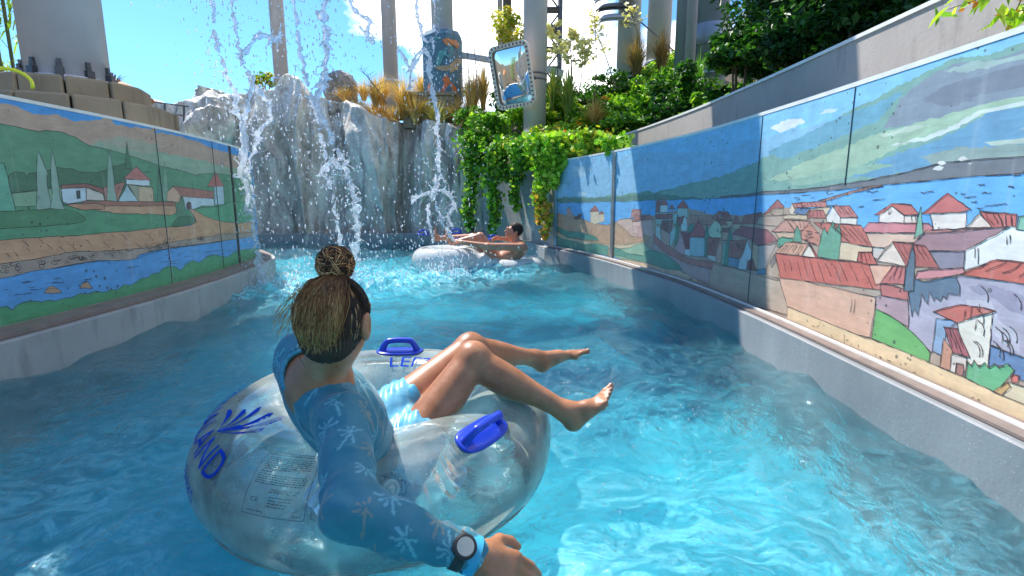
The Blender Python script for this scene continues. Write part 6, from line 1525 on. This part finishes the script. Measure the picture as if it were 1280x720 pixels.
# cuff and collar bands
M_cuff = m_plain('shirt_hem', hexl('#3aa4c8'), .6, .1, 20)
d_ = (wri-elb).normalized(); MB().tube([elb.lerp(wri, .93), elb.lerp(wri, .97), elb.lerp(wri, 1.01)], [.0362, .0368, .0362], 32, cap=False).build('cuff', M_cuff, woman, True)
ec = np.array(nb_+hup*.022-tfw*.028+tsd*-.028); er = np.array((.084, .060, .050)); q_ = (V-ec)@Mt; k0_ = np.sqrt(((q_/er)**2).sum(1))
oa = np.array(tup*.75-tfw*.66); oa /= np.linalg.norm(oa); u1 = np.array(tsd); u1 = u1-oa*(u1@oa); u1 /= np.linalg.norm(u1); u2 = np.cross(oa, u1)
near = np.abs(k0_-1) < .10; VN = V[near]; an_ = np.arctan2((VN-ec)@u2, (VN-ec)@u1); ht_ = (VN-ec)@oa; rim_ = []
for k in range(26):
    a_ = -math.pi+2*math.pi*(k+.5)/26; m_ = np.abs((an_-a_+math.pi) % (2*math.pi)-math.pi) < .13
    if m_.any(): i = np.where(m_)[0][np.argmax(ht_[m_])]; rim_.append(VN[i])
rim_ = np.array(rim_)
for _ in range(3): rim_ = (np.roll(rim_, 1, 0)+2*rim_+np.roll(rim_, -1, 0))/4
cq = catmull([tuple(p) for p in rim_]+[tuple(rim_[0])], 4)
MB().tube(cq, [.0058+.0010*math.sin(k*1.3) for k in range(len(cq))], 8, cap=False).build('collar', m_plain('shirt_collar', hexl('#3a94ac'), .6, .2, 30), woman, True)
# shorts
s = SDF(lo, hi, .006); s.ell(pel+tup*.0, np.array((.165, .118, .11))+.012, Mt, .03)
s.cap(hipR, hipR.lerp(kR, .34), .108, .092, .03); s.cap(hipL, hipL.lerp(kL, .34), .108, .092, .03); s.cap(pel+tup*.34, pel+tup*.5, .2, .2, 0, True)
V, Q = s.mesh(); V = smoothV(V, Q, 1); V = V+.004*np.sin(V[:, [0]]*160+V[:, [2]]*90+3*vnoise(V*10, 4, 2)[:, None])*np.array([[0, .3, 1]])
t = NT('satin_shorts'); mk('shorts', V, Q, t.surf(t.pbr(t.mix(t.ramp(t.noise(9, 3, .5, None, 1.5), [(.42, 0), (.5, 1)]), hexl('#3a90b4'), hexl('#74b8d0')), .35, t.bump(t.noise(18, 3), .4, .01))), woman, True)
# hair
M_hair = m_attr('hair', .75, .1, False, 0, .1)
hm = np.array([tuple(hsd), tuple(hfw), tuple(hup)]).T; hc = hd+hup*.006-hfw*.018; hr = np.array((.078, .091, .089))
s = SDF(hd-Vector((.2, .2, .2)), hd+Vector((.2, .2, .22)), .004); s.ell(hc, hr, hm, .0); s.ell(hd-hup*.056-hfw*.042, (.048, .040, .040), hm, .04)
s.ell(hd+hfw*.075-hup*.055, (.085, .085, .085), hm, 0, True)
for q in (-1, 1): s.ell(hd+hsd*q*.088-hfw*.010-hup*.022, (.026, .030, .042), hm, 0, True)
bun = at(419, 330, 1.13); root = bun-hup*.034; s.ell(bun+hsd*.008, (.029, .030, .036), hm, .0); s.ell(bun-hsd*.012-hup*.004, (.024, .028, .030), hm, .008); s.cap(root-hup*.02, bun, .022, .02, .012)
V, Q = s.mesh(); V = smoothV(V, Q, 2); q_ = V-np.array(hd); V = V+(q_/np.linalg.norm(q_, axis=1)[:, None])*(.0018*np.sin(60*np.arctan2(q_@np.array(hsd), -(q_@np.array(hfw)))))[:, None]
hair = mk('hair', V, Q, M_hair, woman, True, np.tile((.045, .024, .014), (len(V), 1)))
hr_ = np.random.default_rng(8); m = MB(); dark = ['#2a1a10', '#20130c', '#3a2416', '#4a2e1a']; car = ['#c88850', '#dca064', '#b07844', '#eabc84', '#8e5c36']
def onh(v, lift=.003):   # direction in head frame -> point on the hair surface
    v = np.array(v, float); v /= np.linalg.norm(v); k = 1/np.sqrt(((v/hr)**2).sum()); return Vector(tuple(np.array(hc)+hm@(v*(k+lift))))
bd = hm.T@(np.array(root)-np.array(hc))
for i in range(1500):       # combed up to the bun from nape, sides and brow
    a_ = hr_.uniform(-math.pi, math.pi); bck = -math.cos(a_); z_ = -.75 if bck < -.2 else .25
    st = np.array([math.sin(a_)*.087, bck*.098 if bck < 0 else bck*.09, (z_+hr_.normal(0, .12))*.103])
    if bck > .55 : st[2] = .06+hr_.normal(0, .01)
    pts = []
    tw = hr_.normal(0, .05)
    for t_ in np.linspace(0, 1, 9):
        v = st*(1-t_)+bd*t_; v = v/np.linalg.norm(v)*.1; v[0] += tw*.05*math.sin(t_*math.pi); pts.append(onh(v, .0015+.003*hr_.random()))
    m.tube(pts, [.0009]*9, 3, hexl(dark[hr_.integers(0, 4)] if hr_.random() < .95 else car[hr_.integers(0, 5)]), cap=False)
rtv = np.array([.94, .33, 0]); bk = np.array([.30, -.95, 0])
for i in range(1500):       # loose tail folded down over the back of the head
    x0 = hr_.normal(0, .010); spread = hr_.uniform(-1, 1); L = hr_.uniform(.82, 1.12); pts = []
    end = np.array(at(399+spread*21+hr_.normal(0, 2), 428+10*abs(spread)*-1+hr_.normal(0, 5), 1.06)); s0 = np.array(root)+rtv*x0+bk*.01
    for t_ in np.linspace(0, 1, 9):
        t2 = t_*L; p = s0*(1-t2)+end*t2; v = hm.T@(p-np.array(hc)); k = 1/np.sqrt(((v/hr)**2).sum()); lift = .004+.024*math.sin(min(t2, 1)*math.pi)*(.5+.5*hr_.random())
        if k > 1/1.0 or True: v = v*max(k, 1.0)+v/np.linalg.norm(v)*lift if k > .8 else v
        pts.append(Vector(tuple(np.array(hc)+hm@v)))
    cidx = hr_.integers(0, 5); c0 = np.array(hexl(dark[hr_.integers(0, 4)])); c1 = np.array(hexl(car[cidx]))*hr_.uniform(.6, 1.1)
    k = 3; cols = np.concatenate([np.tile(c0*(1-t_)+c1*t_, (3, 1)) for t_ in np.clip(np.linspace(-.15, 1.2, 9), 0, 1)]); m.tube(pts, [.0010]*7+[.0008, .0003], 3, cols, cap=False)
for i in range(900):        # bun coils
    a0 = hr_.uniform(0, 6.28); axn = Vector(tuple(hr_.normal(0, 1, 3)*np.array([.7, .7, 1]))).normalized(); e1_ = axn.orthogonal().normalized(); e2_ = axn.cross(e1_); pts = []; r_ = .037*hr_.uniform(.85, 1.1)
    for t_ in np.linspace(0, 1, 10):
        a_ = a0+t_*2.3; pts.append(bun+(e1_*math.cos(a_)+e2_*math.sin(a_))*r_*(1+.08*math.sin(t_*7+i)))
    m.tube(pts, [.0009]*9+[.0004], 3, hexl((car+dark+['#5a3820', '#4a2c18'])[hr_.integers(0, 11)]), cap=False)
for i in range(60):         # flyaways
    if i < 34: p0 = np.array(at(372+hr_.normal(0, 4), 372+hr_.normal(0, 9), 1.12)); dr = np.array([-.028-.02*hr_.random(), -.005, -.035-.02*hr_.random()])
    elif i < 52: p0 = np.array(bun)+hr_.normal(0, .02, 3); dr = hr_.normal(0, .022, 3)+np.array([-.01, 0, .01])
    else: p0 = np.array(at(410+hr_.normal(0, 16), 440, 1.10)); dr = np.array([hr_.normal(0, .006), 0, -.018])
    pts = [Vector(tuple(p0+dr*t_+np.array([.008*math.sin(t_*3+i), 0, -.012*t_*t_]))) for t_ in np.linspace(0, 1.2, 7)]; m.tube(pts, [.0005]*6+[.0002], 3, hexl(car[i % 5] if i < 52 else dark[i % 4]), cap=False)
m.build('hair_strands', M_hair, hair, False, True)
MB().tube([root+hsd*.021*math.cos(a_)+hfw*.021*math.sin(a_)-hup*.004 for a_ in np.linspace(0, 6.284, 18)], .005, 8, cap=False).build('hair_tie', M_cold, hair, True)
# watch
d_ = (wri-elb).normalized(); wp = elb.lerp(wri, .87); camd = (Vector((0, 0, HC))-wp); camd = (camd-d_*camd.dot(d_)); nrm = (camd.normalized()+Vector((-.05, 0, .35))).normalized(); nrm = (nrm-d_*nrm.dot(d_)).normalized(); sd2 = d_.cross(nrm)
M_rub = m_plain('watch_rubber', (.02, .02, .022), .5, .1)
V = []; 
for k in range(33):
    a_ = 2*math.pi*k/32; for_ = nrm*math.cos(a_)+sd2*math.sin(a_)
    for w_, r_ in ((-.010, .034), (-.010, .0365), (.010, .0365), (.010, .034)): V.append(tuple(wp+for_*r_+d_*w_))
mk('watch_strap', V, [(i*4+k, i*4+(k+1) % 4, (i+1)*4+(k+1) % 4, (i+1)*4+k) for i in range(32) for k in range(4)], M_rub, woman, True)
def disc(c, n_, rad, h_, prof, mat, name, par):
    u_ = n_.orthogonal().normalized(); v_ = n_.cross(u_); V = []; K = 32
    for r_, z_ in prof:
        for k in range(K): a_ = 2*math.pi*k/K; V.append(tuple(c+n_*z_+u_*r_*math.cos(a_)+v_*r_*math.sin(a_)))
    return mk(name, V, [(i*K+k, i*K+(k+1) % K, (i+1)*K+(k+1) % K, (i+1)*K+k) for i in range(len(prof)-1) for k in range(K)]+[tuple((len(prof)-1)*K+k for k in range(K))], mat, par, False)
wc = wp+nrm*.035; cs_ = disc(wc, nrm, 0, 0, [(.019, -.004), (.0225, 0), (.0225, .008), (.019, .010), (.0165, .010)], M_rub, 'watch_case', woman)
disc(wc, nrm, 0, 0, [(.0163, .0095), (.0163, .0107)], m_plain('watch_dial', (.34, .36, .33), .25, .05), 'watch_dial', cs_)

# ---- reclining man -----------------------------------------------------------
print('sdf man')
Y0 = 7.8
A_ = lambda x, y, dy=0: at(x, y, Y0+dy)
s = SDF(A_(515, 345, 0)-Vector((0, .6, 0)), A_(675, 262, 0)+Vector((0, .7, 0)), .008)
hd2 = A_(642, 289, .02); f2 = Vector((-.86, -.25, .25)).normalized(); up2 = Vector((.25, 0, 1)); up2 = (up2-f2*up2.dot(f2)).normalized(); sd3 = f2.cross(up2).normalized()
headparts(s, hd2, f2, up2, sd3, 1.2)
shm = A_(652, 311); pv = A_(622, 326); tu = (shm-pv).normalized(); Mm, a1_, b1_, c1_ = frame(tu, Vector((0, 1, 0)))
s.cap(shm+Vector((0, 0, .0)), hd2-up2*.07, .07, .058, .05); s.cap(A_(652, 309, -.17), A_(650, 306, .19), .075, .07, .05); s.ell(shm.lerp(pv, .3), (.19, .13, .2), Mm, .06); s.ell(shm.lerp(pv, .7), (.155, .11, .17), Mm, .06); s.ell(pv, (.165, .12, .12), Mm, .05)
e1 = A_(610, 308, -.30); w1 = A_(578, 303, -.24); s.cap(A_(651, 309, -.2), e1, .066, .052, .03); s.cap(e1, w1, .05, .034, .02); hand(s, w1, w1+Vector((-.075, .02, 0)), Vector((-.8, 0, -.5)), Vector((-.1, .6, .8)), Vector((0, .2, -1)), .8, 1.05)
e2 = A_(640, 300, .42); w2 = A_(626, 298, .36); s.cap(A_(645, 305, .2), e2, .052, .042, .03); s.cap(e2, w2, .040, .028, .02); hand(s, w2, w2+Vector((-.075, -.01, 0)), Vector((-.8, 0, -.5)), Vector((-.1, -.6, .8)), Vector((0, 0, -1)), .8, 1.05)
for hy, kp, ap, hp_, tp in ((-.08, A_(600, 296, -.08), A_(568, 303, -.06), A_(563, 306, -.06), A_(556, 288, -.08)), (.10, A_(592, 297, .14), A_(548, 298, .12), A_(541, 300, .12), A_(545, 284, .08))):
    s.cap(pv+Vector((0, hy, 0)), kp, .10, .07, .04); s.cap(kp, ap, .062, .040, .02); foot(s, ap, hp_, tp, Vector((0, -1 if hy > 0 else 1, 0)), 1.1)
V, Q = s.mesh(); V = smoothV(V, Q, 1)
man = mk('person', V, Q, M_skin2, smooth=True); tag(man, 'bare-chested man with short dark hair reclining in the two-seat ring, arms along its sides', 'person', kind='thing')
s = SDF(hd2-Vector((.2, .2, .2)), hd2+Vector((.2, .2, .2)), .007); hm2 = np.array([tuple(sd3), tuple(f2), tuple(up2)]).T
s.ell(hd2+up2*.033-f2*.026, (.098, .116, .112), hm2, 0); s.ell(hd2+f2*.1-up2*.042, (.108, .108, .12), hm2, 0, True); s.ell(hd2-up2*.144, (.144, .144, .108), hm2, 0, True)
V, Q = s.mesh(); V = smoothV(V, Q, 1); V = V+.004*vnoise(V*60, 3, 2)[:, None]; mk('hair', V, Q, M_hair, man, True, np.tile((.025, .014, .009), (len(V), 1)))
s = SDF(pv-Vector((.5, .4, .3)), pv+Vector((.4, .4, .3)), .012); s.ell(pv, (.178, .132, .125), Mm, .03)
for hy, kp in ((-.08, A_(600, 296, -.08)), (.10, A_(592, 297, .14))): s.cap(pv+Vector((0, hy, 0)), (pv+Vector((0, hy, 0))).lerp(kp, .35), .10, .088, .03)
V, Q = s.mesh(); mk('swim_trunks', V, Q, m_plain('trunks', (.5, .48, .5), .7, .1), man, True)
# ------------------------------------------------------------------ camera, sun, sky
cd = bpy.data.cameras.new('camera'); cam = bpy.data.objects.new('camera', cd); COL.objects.link(cam)
cd.sensor_width = 36; cd.lens = 36*F/1280; cd.clip_end = 2000; cd.clip_start = .02
cam.location = (0, 0, HC); cam.rotation_euler = (math.pi/2-P, 0, 0); scn.camera = cam
SUN = Vector((-.45, .52, 1)).normalized()
el = math.asin(SUN.z); az = math.atan2(SUN.x, SUN.y)
sd = bpy.data.lights.new('sun', 'SUN'); so = bpy.data.objects.new('sun', sd); COL.objects.link(so)
sd.energy = 3.9; sd.angle = R(.53); sd.color = (1, .95, .87); so.rotation_euler = SUN.to_track_quat('Z', 'Y').to_euler(); so.location = (0, 0, 20)
w = bpy.data.worlds.new('World'); scn.world = w; w.use_nodes = True; nt = w.node_tree; nt.nodes.clear()
def N(t, **k):
    n = nt.nodes.new(t)
    for a, b in k.items(): setattr(n, a, b)
    return n
L_ = nt.links.new
out = N('ShaderNodeOutputWorld'); bg = N('ShaderNodeBackground'); sky = N('ShaderNodeTexSky', sky_type='NISHITA')
sky.sun_disc = False; sky.sun_elevation = el; sky.sun_rotation = az; sky.air_density = 1.0; sky.dust_density = .4; sky.ozone_density = 1.6
tc = N('ShaderNodeTexCoord'); mp = N('ShaderNodeMapping'); mp.inputs['Scale'].default_value = (1.0, 1.0, 2.2); mp.inputs['Location'].default_value = (-.25, 1.57, 1.66)
L_(tc.outputs['Generated'], mp.inputs[0])
n1 = N('ShaderNodeTexNoise'); n1.inputs['Scale'].default_value = 2.3; n1.inputs['Detail'].default_value = 9; n1.inputs['Roughness'].default_value = .56
L_(mp.outputs[0], n1.inputs[0])
# clouds are thicker low over the right-hand side of the view, open sky to the left
dp = N('ShaderNodeVectorMath', operation='DOT_PRODUCT'); L_(tc.outputs['Generated'], dp.inputs[0]); dp.inputs[1].default_value = (.55, .25, -.25)
ad = N('ShaderNodeMath', operation='MULTIPLY_ADD'); L_(dp.outputs['Value'], ad.inputs[0]); ad.inputs[1].default_value = .22; L_(n1.outputs[0], ad.inputs[2])
cr = N('ShaderNodeValToRGB'); L_(ad.outputs[0], cr.inputs[0]); cr.color_ramp.elements[0].position = .52; cr.color_ramp.elements[1].position = .62
sg = N('ShaderNodeMix', data_type='RGBA', blend_type='MULTIPLY'); sg.inputs[0].default_value = 1; L_(sky.outputs[0], sg.inputs[6]); sg.inputs[7].default_value = (.34, .61, .82, 1)
mx = N('ShaderNodeMix', data_type='RGBA'); L_(cr.outputs[0], mx.inputs[0]); L_(sg.outputs[2], mx.inputs[6]); mx.inputs[7].default_value = (10.5, 10.4, 10.2, 1)
L_(mx.outputs[2], bg.inputs[0]); bg.inputs[1].default_value = .15; L_(bg.outputs[0], out.inputs[0])
scn.view_settings.view_transform = 'Standard'; scn.view_settings.look = 'None'; scn.view_settings.exposure = .98; scn.view_settings.gamma = 1
scn.render.engine = 'CYCLES'; scn.cycles.use_denoising = True
scn.cycles.max_bounces = 14; scn.cycles.transparent_max_bounces = 24; scn.cycles.transmission_bounces = 10; scn.cycles.sample_clamp_indirect = 8
scn.cycles.caustics_reflective = False; scn.cycles.caustics_refractive = True
